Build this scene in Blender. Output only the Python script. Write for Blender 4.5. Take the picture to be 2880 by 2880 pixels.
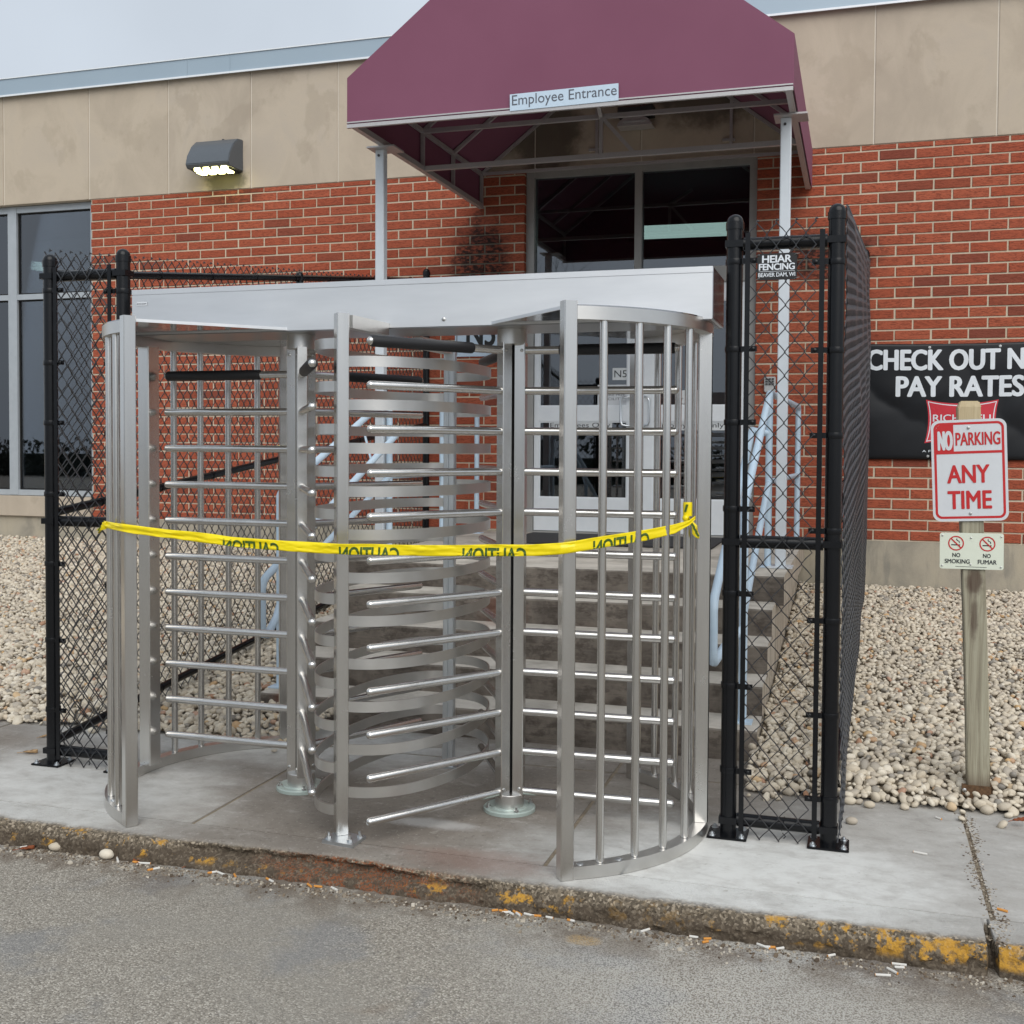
import bpy, bmesh, math, random
import numpy as np
from mathutils import Vector, Matrix, noise
R_ = math.radians
PI = math.pi
random.seed(7); rng = np.random.default_rng(7)
for o in list(bpy.data.objects): bpy.data.objects.remove(o)
scene = bpy.context.scene
COL = scene.collection

# ------------------------------------------------------------------ camera
F_, PY, YAW, PITCH, ROLL, CAMH = 3152.91, 1353.013, -0.29938, 0.03126, -0.00564, 1.51398
def cam_axes():
    cy, sy, cp, sp, cr, sr = math.cos(YAW), math.sin(YAW), math.cos(PITCH), math.sin(PITCH), math.cos(ROLL), math.sin(ROLL)
    f = Vector((sy*cp, cy*cp, -sp)); r = Vector((cy, -sy, 0)); d = f.cross(r)
    return cr*r+sr*d, -sr*r+cr*d, f
CR, CD, CF = cam_axes()
cam = bpy.data.cameras.new('camera'); camo = bpy.data.objects.new('camera', cam); COL.objects.link(camo)
cam.sensor_fit = 'AUTO'; cam.sensor_width = 36; cam.lens = F_/2880*36
cam.shift_y = -(1440-PY)/2880
cam.clip_start = .05; cam.clip_end = 500
m = Matrix((CR, -CD, -CF)).transposed().to_4x4(); m.translation = (0, 0, CAMH)
camo.matrix_world = m
scene.camera = camo
def ray(u, v): return CR*((u-1440)/F_) + CD*((v-PY)/F_) + CF
C0 = Vector((0, 0, CAMH))
def onz(u, v, z=0.0): r = ray(u, v); return C0 + r*((z-CAMH)/r.z)
def ony(u, v, y): r = ray(u, v); return C0 + r*(y/r.y)
def pix(X):
    q = Vector(X)-C0; w = q.dot(CF); return 1440+F_*q.dot(CR)/w, PY+F_*q.dot(CD)/w

# ------------------------------------------------------------------ world, sun, exposure
SUN_EL, SUN_AZ = R_(43), R_(150)      # azimuth clockwise from +Y: the veiled sun stands behind the camera, to the right
world = bpy.data.worlds.new('World'); scene.world = world; world.use_nodes = True
nt = world.node_tree; nt.nodes.clear()
sky = nt.nodes.new('ShaderNodeTexSky'); sky.sky_type = 'NISHITA'; sky.sun_disc = False
sky.sun_elevation = SUN_EL; sky.sun_rotation = SUN_AZ; sky.air_density = 1.0; sky.dust_density = 4.0; sky.ozone_density = 1.0
hs = nt.nodes.new('ShaderNodeHueSaturation'); hs.inputs['Saturation'].default_value = .22
mx = nt.nodes.new('ShaderNodeMix'); mx.data_type = 'RGBA'; mx.inputs[0].default_value = .72
mx.inputs[7].default_value = (7.5, 8.4, 9.5, 1)
bg = nt.nodes.new('ShaderNodeBackground'); bg.inputs['Strength'].default_value = .073
wo = nt.nodes.new('ShaderNodeOutputWorld')
nt.links.new(sky.outputs[0], hs.inputs['Color']); nt.links.new(hs.outputs[0], mx.inputs[6])
tc = nt.nodes.new('ShaderNodeTexCoord'); cn = nt.nodes.new('ShaderNodeTexNoise'); cn.inputs['Scale'].default_value = 2.2; cn.inputs['Detail'].default_value = 5
cr_ = nt.nodes.new('ShaderNodeMapRange'); cr_.inputs[1].default_value = .3; cr_.inputs[2].default_value = .7; cr_.inputs[3].default_value = .88; cr_.inputs[4].default_value = 1.07
vm = nt.nodes.new('ShaderNodeVectorMath'); vm.operation = 'SCALE'
nt.links.new(tc.outputs['Generated'], cn.inputs['Vector']); nt.links.new(cn.outputs[0], cr_.inputs[0]); nt.links.new(mx.outputs[2], vm.inputs[0]); nt.links.new(cr_.outputs[0], vm.inputs['Scale'])
nt.links.new(vm.outputs[0], bg.inputs['Color']); nt.links.new(bg.outputs[0], wo.inputs['Surface'])
sl = bpy.data.lights.new('sun', 'SUN'); sl.energy = 1.5; sl.angle = R_(60); sl.color = (1, .96, .9)
so = bpy.data.objects.new('sun', sl); COL.objects.link(so)
sd = Vector((math.sin(SUN_AZ)*math.cos(SUN_EL), math.cos(SUN_AZ)*math.cos(SUN_EL), math.sin(SUN_EL)))
so.rotation_euler = (-sd).to_track_quat('-Z', 'Y').to_euler(); so.location = sd*40
scene.view_settings.view_transform = 'Standard'; scene.view_settings.look = 'None'
scene.view_settings.exposure = 0.45; scene.view_settings.gamma = 1; scene.view_settings.use_curve_mapping = False
scene.render.engine = 'CYCLES'
scene.render.resolution_x = scene.render.resolution_y = 1024
scene.cycles.max_bounces = 8; scene.cycles.transparent_max_bounces = 12

# ------------------------------------------------------------------ material helpers
def srgb(r, g, b):
    f = lambda c: (c/255/12.92) if c/255 <= .04045 else ((c/255+.055)/1.055)**2.4
    return (f(r), f(g), f(b), 1)
class NT:
    def __init__(s, name):
        s.m = bpy.data.materials.new(name); s.m.use_nodes = True; s.t = s.m.node_tree; s.t.nodes.clear()
        s.out = s.n('ShaderNodeOutputMaterial'); s.b = s.n('ShaderNodeBsdfPrincipled')
        s.l(s.b.outputs[0], s.out.inputs[0])
    def n(s, typ, **k):
        x = s.t.nodes.new(typ)
        for a, v in k.items(): setattr(x, a, v)
        return x
    def l(s, a, b): s.t.links.new(a, b)
    def put(s, sock, v):
        if hasattr(v, 'is_output') or isinstance(v, bpy.types.NodeSocket): s.l(v, sock)
        else: sock.default_value = v
    def P(s, **k):
        for a, v in k.items(): s.put(s.b.inputs[a.replace('_', ' ')], v)
    def pos(s): return s.n('ShaderNodeNewGeometry').outputs['Position']
    def objc(s): return s.n('ShaderNodeTexCoord').outputs['Object']
    def map(s, vec, scale=(1, 1, 1), rot=(0, 0, 0), loc=(0, 0, 0)):
        x = s.n('ShaderNodeMapping'); s.l(vec, x.inputs[0]); x.inputs['Scale'].default_value = scale
        x.inputs['Rotation'].default_value = rot; x.inputs['Location'].default_value = loc; return x.outputs[0]
    def noise(s, vec, scale=5, detail=4, rough=.55, dist=0.0):
        x = s.n('ShaderNodeTexNoise'); s.l(vec, x.inputs['Vector']); x.inputs['Scale'].default_value = scale
        x.inputs['Detail'].default_value = detail; x.inputs['Roughness'].default_value = rough; x.inputs['Distortion'].default_value = dist
        return x.outputs[0]
    def voro(s, vec, scale=5, feature='F1', out='Distance'):
        x = s.n('ShaderNodeTexVoronoi'); x.feature = feature; s.l(vec, x.inputs['Vector']); x.inputs['Scale'].default_value = scale
        return x.outputs[out]
    def ramp(s, fac, stops, interp='LINEAR'):
        x = s.n('ShaderNodeValToRGB'); s.l(fac, x.inputs[0]); e = x.color_ramp.elements; x.color_ramp.interpolation = interp
        while len(e) < len(stops): e.new(.5)
        for i, (p, c) in enumerate(stops):
            e[i].position = p; e[i].color = c if len(c) == 4 else (*c, 1)
        return x.outputs[0]
    def step(s, fac, a, b):
        x = s.n('ShaderNodeMapRange'); x.interpolation_type = 'SMOOTHSTEP'; s.l(fac, x.inputs[0])
        x.inputs[1].default_value = a; x.inputs[2].default_value = b; return x.outputs[0]
    def math(s, op, a, b=0.0, clamp=False):
        x = s.n('ShaderNodeMath', operation=op); x.use_clamp = clamp; s.put(x.inputs[0], a); s.put(x.inputs[1], b); return x.outputs[0]
    def mix(s, fac, a, b, blend='MIX'):
        x = s.n('ShaderNodeMix'); x.data_type = 'RGBA'; x.blend_type = blend
        s.put(x.inputs[0], fac); s.put(x.inputs[6], a); s.put(x.inputs[7], b); return x.outputs[2]
    def sep(s, vec):
        x = s.n('ShaderNodeSeparateXYZ'); s.l(vec, x.inputs[0]); return x.outputs
    def bump(s, h, strength=.3, dist=.01, normal=None):
        x = s.n('ShaderNodeBump'); s.l(h, x.inputs['Height']); x.inputs['Strength'].default_value = strength
        x.inputs['Distance'].default_value = dist
        if normal: s.l(normal, x.inputs['Normal'])
        return x.outputs[0]
    def blob(s, pos, c, r, nscale=8, namp=.5, edge=.35):
        """soft irregular patch (stain) of radii r round point c"""
        x = s.n('ShaderNodeVectorMath', operation='SUBTRACT'); s.l(pos, x.inputs[0]); x.inputs[1].default_value = c
        y = s.n('ShaderNodeVectorMath', operation='DIVIDE'); s.l(x.outputs[0], y.inputs[0]); y.inputs[1].default_value = r
        z = s.n('ShaderNodeVectorMath', operation='LENGTH'); s.l(y.outputs[0], z.inputs[0])
        n_ = s.noise(pos, nscale, 6, .65)
        d = s.math('ADD', z.outputs['Value'], s.math('MULTIPLY', s.math('SUBTRACT', n_, .5), namp*2))
        return s.math('SUBTRACT', 1.0, s.step(d, 1-edge, 1+edge), True)

def plain(name, col, rough=.5, metal=0.0, bump=0.0, bscale=60, var=.06, spec=.5):
    k = NT(name); p = k.objc(); n_ = k.noise(p, bscale, 4)
    dark = tuple(c*(1-var*2.2) for c in col[:3])+(1,); lite = tuple(min(1, c*(1+var)) for c in col[:3])+(1,)
    k.P(Base_Color=k.mix(n_, dark, lite), Roughness=rough, Metallic=metal)
    k.b.inputs['Specular IOR Level'].default_value = spec
    if bump: k.P(Normal=k.bump(n_, bump, .004))
    return k.m
M = {}
def steel(name, base=(.68, .668, .645), rough=.26, axis=2):
    k = NT(name); p = k.pos()
    sc = [160, 160, 160]; sc[axis] = 2
    g = k.noise(k.map(p, tuple(sc)), 1, 2, .5)
    big = k.noise(k.map(p, (16, 16, .9) if axis == 2 else (1.5, 9, 9)), 1, 4, .6); smu = k.step(k.noise(p, 5.5, 6, .7, .5), .56, .68)
    col = k.mix(big, tuple(c*.82 for c in base)+(1,), tuple(min(1, c*1.08) for c in base)+(1,))  # base colour streaked along the grain to imitate dark reflections
    rg = k.math('ADD', k.math('MULTIPLY', big, .1), k.math('ADD', k.math('MULTIPLY', smu, .04), rough-.07))
    k.P(Base_Color=col, Metallic=1.0, Roughness=rg)
    return k.m
M['steel'] = steel('brushed_steel'); M['steel_h'] = steel('brushed_steel_horizontal', rough=.36, axis=0)
M['tube'] = steel('polished_steel_tube', (.68, .668, .645), .25)
M['mirror'] = steel('smooth_steel_sheet', (.46, .46, .47), .11, 0)
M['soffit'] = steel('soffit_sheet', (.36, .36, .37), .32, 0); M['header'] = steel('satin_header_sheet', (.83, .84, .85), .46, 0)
M['galv'] = steel('galvanised_steel', (.66, .7, .73), .4)
M['flange'] = plain('pale_green_coated_plate', srgb(176, 190, 184), .35, .25, .1, 30, .05)
M['bolt'] = plain('zinc_bolt', (.55, .55, .54, 1), .35, 1.0)
M['sleeve'] = plain('black_foam_sleeve', (.012, .012, .014, 1), .55, 0, .15, 300, .1)
M['blackgap'] = plain('black_gap', (.006, .006, .006, 1), .8)
M['vinyl'] = plain('black_vinyl_coating', (.006, .0065, .008, 1), .25, 0, .06, 40, .15, .3)
M['wire'] = plain('black_vinyl_wire', (.02, .021, .024, 1), .33, 0, 0, 40, .1, .8)
M['wire_sheen'] = plain('sheen_grey_vinyl_wire', (.075, .08, .09, 1), .4, 0, 0, 40, .2, .6)  # paler copy of the black wire, grey sky sheen painted into its colour
M['rust_bracket'] = plain('rusty_bracket', srgb(112, 84, 58), .8, .2, .4, 90, .4)
M['whitepaint'] = plain('white_post_paint', srgb(206, 213, 219), .4, 0, .04, 20, .04)
M['bluepaint'] = None
def mk():
    k = NT('pale_blue_rail_paint'); p = k.pos()
    chip = k.step(k.noise(p, 55, 5, .7), .68, .74); n_ = k.noise(p, 6, 3)
    c = k.mix(n_, srgb(180, 203, 222), srgb(200, 218, 232)); c = k.mix(chip, c, srgb(110, 84, 62))
    k.P(Base_Color=c, Roughness=.42); M['bluepaint'] = k.m
    # aluminium frames
    k = NT('white_aluminium_frame'); p = k.pos(); n_ = k.noise(p, 14, 3)
    k.P(Base_Color=k.mix(n_, srgb(222, 227, 231), srgb(236, 240, 243)), Roughness=.38, Metallic=.15); M['frame'] = k.m
    k = NT('grey_aluminium_window_frame'); p = k.pos(); n_ = k.noise(p, 14, 3)
    k.P(Base_Color=k.mix(n_, srgb(160, 167, 172), srgb(178, 184, 189)), Roughness=.4, Metallic=.2); M['winframe'] = k.m
    k = NT('weathered_aluminium_frame'); p = k.pos(); n_ = k.noise(p, 9, 4)
    k.P(Base_Color=k.mix(n_, srgb(150, 150, 148), srgb(176, 175, 171)), Roughness=.42, Metallic=.35); M['frame_grey'] = k.m
    # awning tube
    M['awnframe'] = plain('grey_awning_tube', srgb(186, 184, 184), .4, .35)
    # awning fabric
    k = NT('maroon_awning_canvas'); p = k.pos(); w = k.noise(k.map(p, (700, 700, 700)), 1, 2); big = k.noise(p, .7, 4, .6); wr = k.noise(k.map(p, (1.2, 1.2, .5)), 1, 3, .5)
    c = k.mix(big, srgb(116, 68, 88), srgb(140, 90, 112)); c = k.mix(k.math('MULTIPLY', w, .25), c, srgb(96, 54, 76))
    k.P(Base_Color=c, Roughness=.75, Normal=k.bump(wr, .35, .05, k.bump(w, .15, .001))); k.b.inputs['Specular IOR Level'].default_value = .3; M['canvas'] = k.m
    # brick
    k = NT('wire_cut_red_brick'); g = k.n('ShaderNodeNewGeometry'); oi = k.n('ShaderNodeObjectInfo'); p = g.outputs['Position']
    rnd = k.math('FRACT', k.math('ADD', g.outputs['Random Per Island'], k.math('MULTIPLY', oi.outputs['Random'], 7.3)))
    c = k.ramp(rnd, [(0, srgb(120, 64, 54)), (.06, srgb(134, 70, 54)), (.15, srgb(156, 77, 55)), (.55, srgb(165, 85, 62)), (.85, srgb(172, 92, 68)), (1, srgb(162, 76, 52))])
    bark = k.noise(k.map(p, (26, 26, 130)), 1, 5, .65, 1.2); fine = k.noise(p, 160, 3)
    groove = k.step(bark, .54, .40)
    c = k.mix(k.math('MULTIPLY', groove, .75), c, srgb(92, 42, 32)); c = k.mix(k.math('MULTIPLY', fine, .22), c, srgb(196, 116, 86))
    blot = k.step(k.noise(p, 2.3, 4), .52, .7); c = k.mix(k.math('MULTIPLY', blot, .22), c, srgb(122, 58, 44))
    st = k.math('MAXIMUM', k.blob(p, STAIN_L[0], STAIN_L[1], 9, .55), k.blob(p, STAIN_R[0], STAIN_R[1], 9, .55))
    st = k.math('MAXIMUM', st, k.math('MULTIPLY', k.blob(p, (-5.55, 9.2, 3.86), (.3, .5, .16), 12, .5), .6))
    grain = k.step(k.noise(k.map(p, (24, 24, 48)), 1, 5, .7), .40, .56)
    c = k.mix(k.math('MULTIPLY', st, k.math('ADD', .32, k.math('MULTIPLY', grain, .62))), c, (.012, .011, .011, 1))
    k.P(Base_Color=c, Roughness=.88, Normal=k.bump(k.math('ADD', bark, k.math('MULTIPLY', fine, .25)), .75, .006)); k.b.inputs['Specular IOR Level'].default_value = .25
    M['brick'] = k.m
    k = NT('buff_mortar'); p = k.pos(); n_ = k.noise(p, 40, 5, .7); big = k.noise(p, 1.3, 3)
    c = k.mix(n_, srgb(180, 166, 143), srgb(214, 203, 183)); c = k.mix(k.step(big, .5, .75), c, srgb(188, 170, 144))
    c = k.mix(k.math('MULTIPLY', st_copy(k, p), .8), c, (.02, .018, .016, 1))
    k.P(Base_Color=c, Roughness=.95, Normal=k.bump(n_, .5, .004)); M['mortar'] = k.m
    # limestone
    k = NT('limestone_panel'); p = k.pos(); oi = k.n('ShaderNodeObjectInfo')
    a = k.noise(k.map(p, (2.2, 2.2, 1.5)), 1, 6, .6, .6); b = k.noise(k.map(p, (2.4, 2.4, 1.9), loc=(3, 1, 2)), 1, 6, .6, .2); f = k.noise(p, 130, 3)
    c = k.ramp(a, [(.25, srgb(168, 157, 142)), (.42, srgb(177, 165, 149)), (.55, srgb(186, 174, 157)), (.72, srgb(180, 169, 155))])
    c = k.mix(k.math('MULTIPLY', k.step(b, .54, .62), .3), c, srgb(150, 138, 122)); c = k.mix(k.math('MULTIPLY', oi.outputs['Random'], .2), c, srgb(196, 182, 160))
    c = k.mix(k.math('MULTIPLY', k.step(f, .62, .75), .35), c, srgb(128, 112, 92))
    c = k.mix(k.math('MULTIPLY', k.blob(p, (-5.62, 9.19, 3.96), (.2, .4, .13), 14, .5), .75), c, srgb(52, 56, 40))
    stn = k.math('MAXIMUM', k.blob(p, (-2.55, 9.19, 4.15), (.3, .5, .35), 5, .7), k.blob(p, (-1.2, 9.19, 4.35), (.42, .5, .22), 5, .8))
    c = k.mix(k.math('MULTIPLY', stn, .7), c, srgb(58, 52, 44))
    k.P(Base_Color=c, Roughness=.85, Normal=k.bump(f, .12, .003)); k.b.inputs['Specular IOR Level'].default_value = .25; M['stone'] = k.m
    # coping metal
    k = NT('pale_blue_coping_metal'); p = k.pos(); n_ = k.noise(p, 1.2, 3)
    k.P(Base_Color=k.mix(n_, srgb(154, 171, 184), srgb(166, 182, 193)), Roughness=.45, Metallic=.3); M['coping'] = k.m
    # foundation concrete
    k = NT('foundation_concrete'); p = k.pos(); a = k.noise(k.map(p, (3, 3, 2)), 1, 6, .6, .5); b = k.noise(k.map(p, (11, 11, 2.2)), 1, 5, .6); f = k.noise(p, 90, 4)
    c = k.ramp(a, [(.3, srgb(128, 124, 114)), (.5, srgb(164, 156, 140)), (.7, srgb(174, 164, 144))]); c = k.mix(k.math('MULTIPLY', k.step(b, .5, .7), .5), c, srgb(106, 106, 102))
    c = k.mix(k.math('MULTIPLY', f, .25), c, srgb(186, 178, 162))
    k.P(Base_Color=c, Roughness=.9, Normal=k.bump(f, .3, .004)); M['found'] = k.m
    # sidewalk concrete
    def concrete(k, p):
        a = k.noise(p, 1.7, 6, .62, .5); s_ = k.noise(k.map(p, (6, 9, 5)), 1, 7, .72, .25); f = k.noise(p, 190, 4, .7); sp = k.noise(p, 70, 3, .6)
        c = k.ramp(a, [(.28, srgb(110, 103, 95)), (.48, srgb(128, 121, 113)), (.7, srgb(144, 138, 130))])
        c = k.mix(k.math('MULTIPLY', k.step(s_, .54, .70), .5), c, srgb(178, 174, 168)); c = k.mix(k.math('MULTIPLY', k.step(s_, .44, .3), .45), c, srgb(98, 91, 83))
        c = k.mix(k.math('MULTIPLY', k.step(k.noise(p, 34, 5, .75), .54, .66), .5), c, srgb(94, 88, 81)); c = k.mix(k.math('MULTIPLY', k.step(sp, .60, .70), .5), c, srgb(180, 176, 170))
        pale = k.math('MAXIMUM', k.blob(p, (-.35, 4.0, 0), (.76, .54, 1), 2.6, .45, .5), k.math('MULTIPLY', k.blob(p, (-3.35, 4.05, 0), (.75, .62, 1), 2.6, .5, .5), .75))
        pale = k.math('MAXIMUM', pale, k.math('MULTIPLY', k.blob(p, (.55, 4.3, 0), (.9, .9, 1), 1.8, .5, .6), .5))
        pale = k.math('MAXIMUM', pale, k.math('MULTIPLY', k.blob(p, (-3.0, 5.1, 0), (1.2, .4, 1), 2.0, .4, .5), .7))
        c = k.mix(k.math('MULTIPLY', pale, k.math('ADD', .62, k.math('MULTIPLY', k.step(s_, .3, .62), .36))), c, srgb(212, 213, 210))
        c = k.mix(k.math('MULTIPLY', k.math('MULTIPLY', k.step(k.noise(p, 26, 5, .7), .6, .7), .5), pale), c, srgb(150, 146, 138))
        wht = k.math('MULTIPLY', k.blob(p, (-1.62, 4.16, 0), (.2, .05, 1), 16, .6, .5), .5); c = k.mix(wht, c, srgb(205, 205, 204))
        red = k.math('MULTIPLY', k.blob(p, (-1.3, 3.83, 0), (.28, .1, 1), 12, .8, .6), .3); c = k.mix(red, c, srgb(140, 96, 82))
        return c, k.math('ADD', f, k.math('MULTIPLY', sp, .7))
    k = NT('sidewalk_concrete'); p = k.pos(); c, hgt = concrete(k, p)
    k.P(Base_Color=c, Roughness=.92, Normal=k.bump(hgt, .35, .004)); k.b.inputs['Specular IOR Level'].default_value = .3; M['walk'] = k.m
    # stair concrete: worn pale treads, board-marked dirty risers
    k = NT('stair_concrete'); g = k.n('ShaderNodeNewGeometry'); p = g.outputs['Position']; a = k.noise(p, 4, 6, .65, .4); hz = k.noise(k.map(p, (6, 6, 110)), 1, 5, .7, .4); f = k.noise(p, 140, 4)
    nz = k.sep(g.outputs['True Normal'])
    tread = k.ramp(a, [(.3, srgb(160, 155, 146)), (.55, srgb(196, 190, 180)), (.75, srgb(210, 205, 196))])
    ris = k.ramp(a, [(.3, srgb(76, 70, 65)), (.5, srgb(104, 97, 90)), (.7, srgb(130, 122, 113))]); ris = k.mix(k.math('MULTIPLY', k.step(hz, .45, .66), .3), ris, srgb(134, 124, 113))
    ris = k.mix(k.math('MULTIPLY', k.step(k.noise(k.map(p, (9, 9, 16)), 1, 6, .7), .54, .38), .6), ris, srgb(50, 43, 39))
    side = k.mix(k.step(k.noise(k.map(p, (16, 16, 1.5)), 1, 4), .4, .65), srgb(204, 194, 178), srgb(170, 160, 144))
    rust = k.math('MAXIMUM', k.blob(p, (-2.94, 5.46, .06), (.1, .1, .2), 10, .6, .6), k.math('MULTIPLY', k.blob(p, (-2.02, 6.3, .5), (.12, .1, .16), 9, .6, .6), .8))
    ris = k.mix(k.math('MULTIPLY', rust, .8), ris, srgb(116, 60, 40)); tread = k.mix(k.math('MULTIPLY', rust, .4), tread, srgb(130, 84, 60))
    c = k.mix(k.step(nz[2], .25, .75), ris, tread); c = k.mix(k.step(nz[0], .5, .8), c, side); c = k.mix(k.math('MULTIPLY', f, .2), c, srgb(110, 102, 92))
    k.P(Base_Color=c, Roughness=.93, Normal=k.bump(k.math('ADD', hz, f), .35, .005)); k.b.inputs['Specular IOR Level'].default_value = .25; M['stair'] = k.m
    # asphalt
    k = NT('worn_asphalt'); p = k.pos(); v = k.voro(p, 185); v2 = k.voro(p, 185, 'F1', 'Color'); f = k.noise(p, 320, 3); a = k.noise(p, .9, 6, .6, .6); d = k.noise(p, 2.6, 5, .6)
    c = k.ramp(k.sep(v2)[0], [(0, srgb(122, 116, 107)), (.25, srgb(146, 140, 130)), (.75, srgb(164, 158, 147)), (1, srgb(198, 192, 181))])
    c = k.mix(k.math('MULTIPLY', k.step(v, .5, .8), .5), c, srgb(92, 88, 82)); c = k.mix(k.math('MULTIPLY', k.step(a, .42, .6), .5), c, srgb(146, 142, 134))
    c = k.mix(k.math('MULTIPLY', k.step(d, .50, .66), .4), c, srgb(122, 126, 132))
    dust = k.math('MULTIPLY', k.blob(p, (-.35, 3.3, 0), (.62, .42, 2), 2.4, .5, .6), .75); c = k.mix(k.math('MULTIPLY', dust, k.step(v, .7, .3)), c, srgb(196, 194, 188))
    dirt = k.math('MULTIPLY', k.step(k.sep(p)[1], 3.28, 3.6), k.step(k.noise(p, 6, 5, .65), .4, .62)); c = k.mix(k.math('MULTIPLY', dirt, .65), c, srgb(96, 82, 68))
    spt = k.math('MAXIMUM', k.blob(p, (-.17, 3.1, 0), (.1, .05, 2), 14, .6, .6), k.blob(p, (-1.35, 2.9, 0), (.09, .05, 2), 14, .6, .6)); c = k.mix(k.math('MULTIPLY', k.math('MULTIPLY', spt, k.step(d, .4, .6)), .5), c, srgb(112, 84, 56))
    yel = k.blob(p, (-.83, 3.5, 0), (.055, .035, 2), 18, .5, .3); c = k.mix(k.math('MULTIPLY', k.math('MULTIPLY', yel, k.step(f, .4, .6)), .55), c, srgb(196, 158, 84))
    k.P(Base_Color=c, Roughness=.93, Normal=k.bump(k.math('SUBTRACT', k.math('MULTIPLY', f, .5), v), .6, .006)); k.b.inputs['Specular IOR Level'].default_value = .25; M['asphalt'] = k.m
    # kerb: aggregate concrete with flaking yellow paint, rust in the broken part
    k = NT('kerb_concrete'); p = k.pos(); sp_ = k.sep(p); v = k.voro(p, 125, 'F1', 'Color'); f = k.noise(p, 150, 4); a = k.noise(p, 7, 6, .7, .3); b = k.noise(k.map(p, loc=(5, 2, 1)), 16, 5, .68)
    c = k.ramp(k.sep(v)[0], [(0, srgb(78, 70, 60)), (.4, srgb(102, 93, 80)), (.75, srgb(128, 117, 101)), (1, srgb(168, 156, 138))])
    low = k.step(sp_[2], -.012, -.05); c = k.mix(k.math('MULTIPLY', low, .7), c, srgb(72, 62, 52))
    edge = k.step(sp_[1], 3.86, 3.70); amt = k.math('ADD', .5, k.math('MULTIPLY', k.step(sp_[0], -.5, .1), .1))
    paint = k.math('MULTIPLY', k.step(k.math('ADD', k.math('MULTIPLY', a, .5), k.math('MULTIPLY', b, .5)), .56, .52), edge)
    paint = k.step(k.math('ADD', k.math('ADD', k.math('MULTIPLY', a, .55), k.math('MULTIPLY', b, .45)), k.math('MULTIPLY', k.step(sp_[0], -.5, .05), .058)), .535, .58)
    paint = k.math('MULTIPLY', paint, k.step(k.math('ADD', sp_[1], k.math('MULTIPLY', b, .05)), 3.725, 3.70)); paint = k.math('MULTIPLY', paint, k.step(k.math('ADD', sp_[2], k.math('MULTIPLY', a, .04)), -.055, -.03))
    gap = k.math('MULTIPLY', k.step(sp_[0], -.98, -.8), k.step(sp_[0], -.28, -.5)); paint = k.math('MULTIPLY', paint, k.math('SUBTRACT', 1.0, k.math('MULTIPLY', gap, .8)))
    c = k.mix(k.math('MULTIPLY', paint, k.math('ADD', .45, k.math('MULTIPLY', k.step(k.noise(p, 48, 4, .7), .40, .52), .5))), c, k.mix(f, srgb(172, 126, 46), srgb(204, 158, 70)))
    rs = k.math('MULTIPLY', k.blob(p, (-1.72, 3.72, -.06), (.36, .14, .12), 9, .6, .5), k.step(b, .4, .55)); c = k.mix(k.math('MULTIPLY', k.math('MULTIPLY', rs, k.step(f, .42, .58)), .8), c, k.mix(f, srgb(92, 54, 40), srgb(158, 92, 52)))
    top = k.math('MULTIPLY', k.step(k.math('ADD', sp_[1], k.math('MULTIPLY', b, .06)), 3.70, 3.75), k.step(sp_[2], -.012, -.003))
    wk, hgt = concrete(k, p)
    c = k.mix(top, c, wk)
    k.P(Base_Color=c, Roughness=.93, Normal=k.bump(k.math('ADD', k.math('MULTIPLY', k.sep(v)[0], .8), f), .7, .006)); k.b.inputs['Specular IOR Level'].default_value = .25; M['kerb'] = k.m
    # pebbles
    k = NT('river_pebble'); g = k.n('ShaderNodeNewGeometry'); p = g.outputs['Position']; oi = k.n('ShaderNodeObjectInfo'); f = k.noise(p, 90, 4)
    rnd = k.math('FRACT', k.math('ADD', g.outputs['Random Per Island'], k.math('MULTIPLY', oi.outputs['Random'], 5.1)))
    c = k.ramp(rnd, [(0, srgb(112, 109, 105)), (.025, srgb(146, 142, 135)), (.10, srgb(182, 173, 159)), (.4, srgb(200, 189, 170)), (.7, srgb(213, 203, 184)), (.93, srgb(224, 216, 200)), (.955, srgb(198, 164, 116)), (.985, srgb(184, 150, 132)), (1, srgb(160, 116, 86))])
    c = k.mix(k.math('MULTIPLY', f, .3), c, srgb(150, 138, 120))
    k.P(Base_Color=c, Roughness=.75, Normal=k.bump(f, .15, .003)); k.b.inputs['Specular IOR Level'].default_value = .3; M['pebble'] = k.m
    k = NT('mixed_grit'); g = k.n('ShaderNodeNewGeometry'); k.P(Base_Color=k.ramp(g.outputs['Random Per Island'], [(0, srgb(70, 58, 46)), (.4, srgb(112, 98, 82)), (.75, srgb(150, 140, 124)), (1, srgb(196, 188, 174))]), Roughness=.95); M['grit'] = k.m
    M['sealant'] = plain('pale_joint_sealant', srgb(214, 206, 192), .8)
    M['bed'] = plain('gravel_bed_dirt', srgb(140, 128, 110), .95, 0, .5, 40, .3)
    # glass
    k = NT('window_glass'); k.t.nodes.remove(k.b)
    tr = k.n('ShaderNodeBsdfTransparent'); tr.inputs[0].default_value = (.42, .45, .47, 1); gl = k.n('ShaderNodeBsdfGlossy'); gl.inputs['Roughness'].default_value = .012; gl.inputs[0].default_value = (.92, .95, 1, 1)
    fr = k.n('ShaderNodeFresnel'); fr.inputs[0].default_value = 1.52; ms = k.n('ShaderNodeMixShader')
    k.l(k.math('ADD', k.math('MULTIPLY', fr.outputs[0], 1.3), .075, True), ms.inputs[0]); k.l(tr.outputs[0], ms.inputs[1]); k.l(gl.outputs[0], ms.inputs[2]); k.l(ms.outputs[0], k.out.inputs[0]); M['glass'] = k.m
    M['room'] = plain('dark_room_paint', (.06, .066, .072, 1), .9); M['roomgrey'] = plain('grey_room_panel', (.16, .18, .2, 1), .9)
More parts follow.
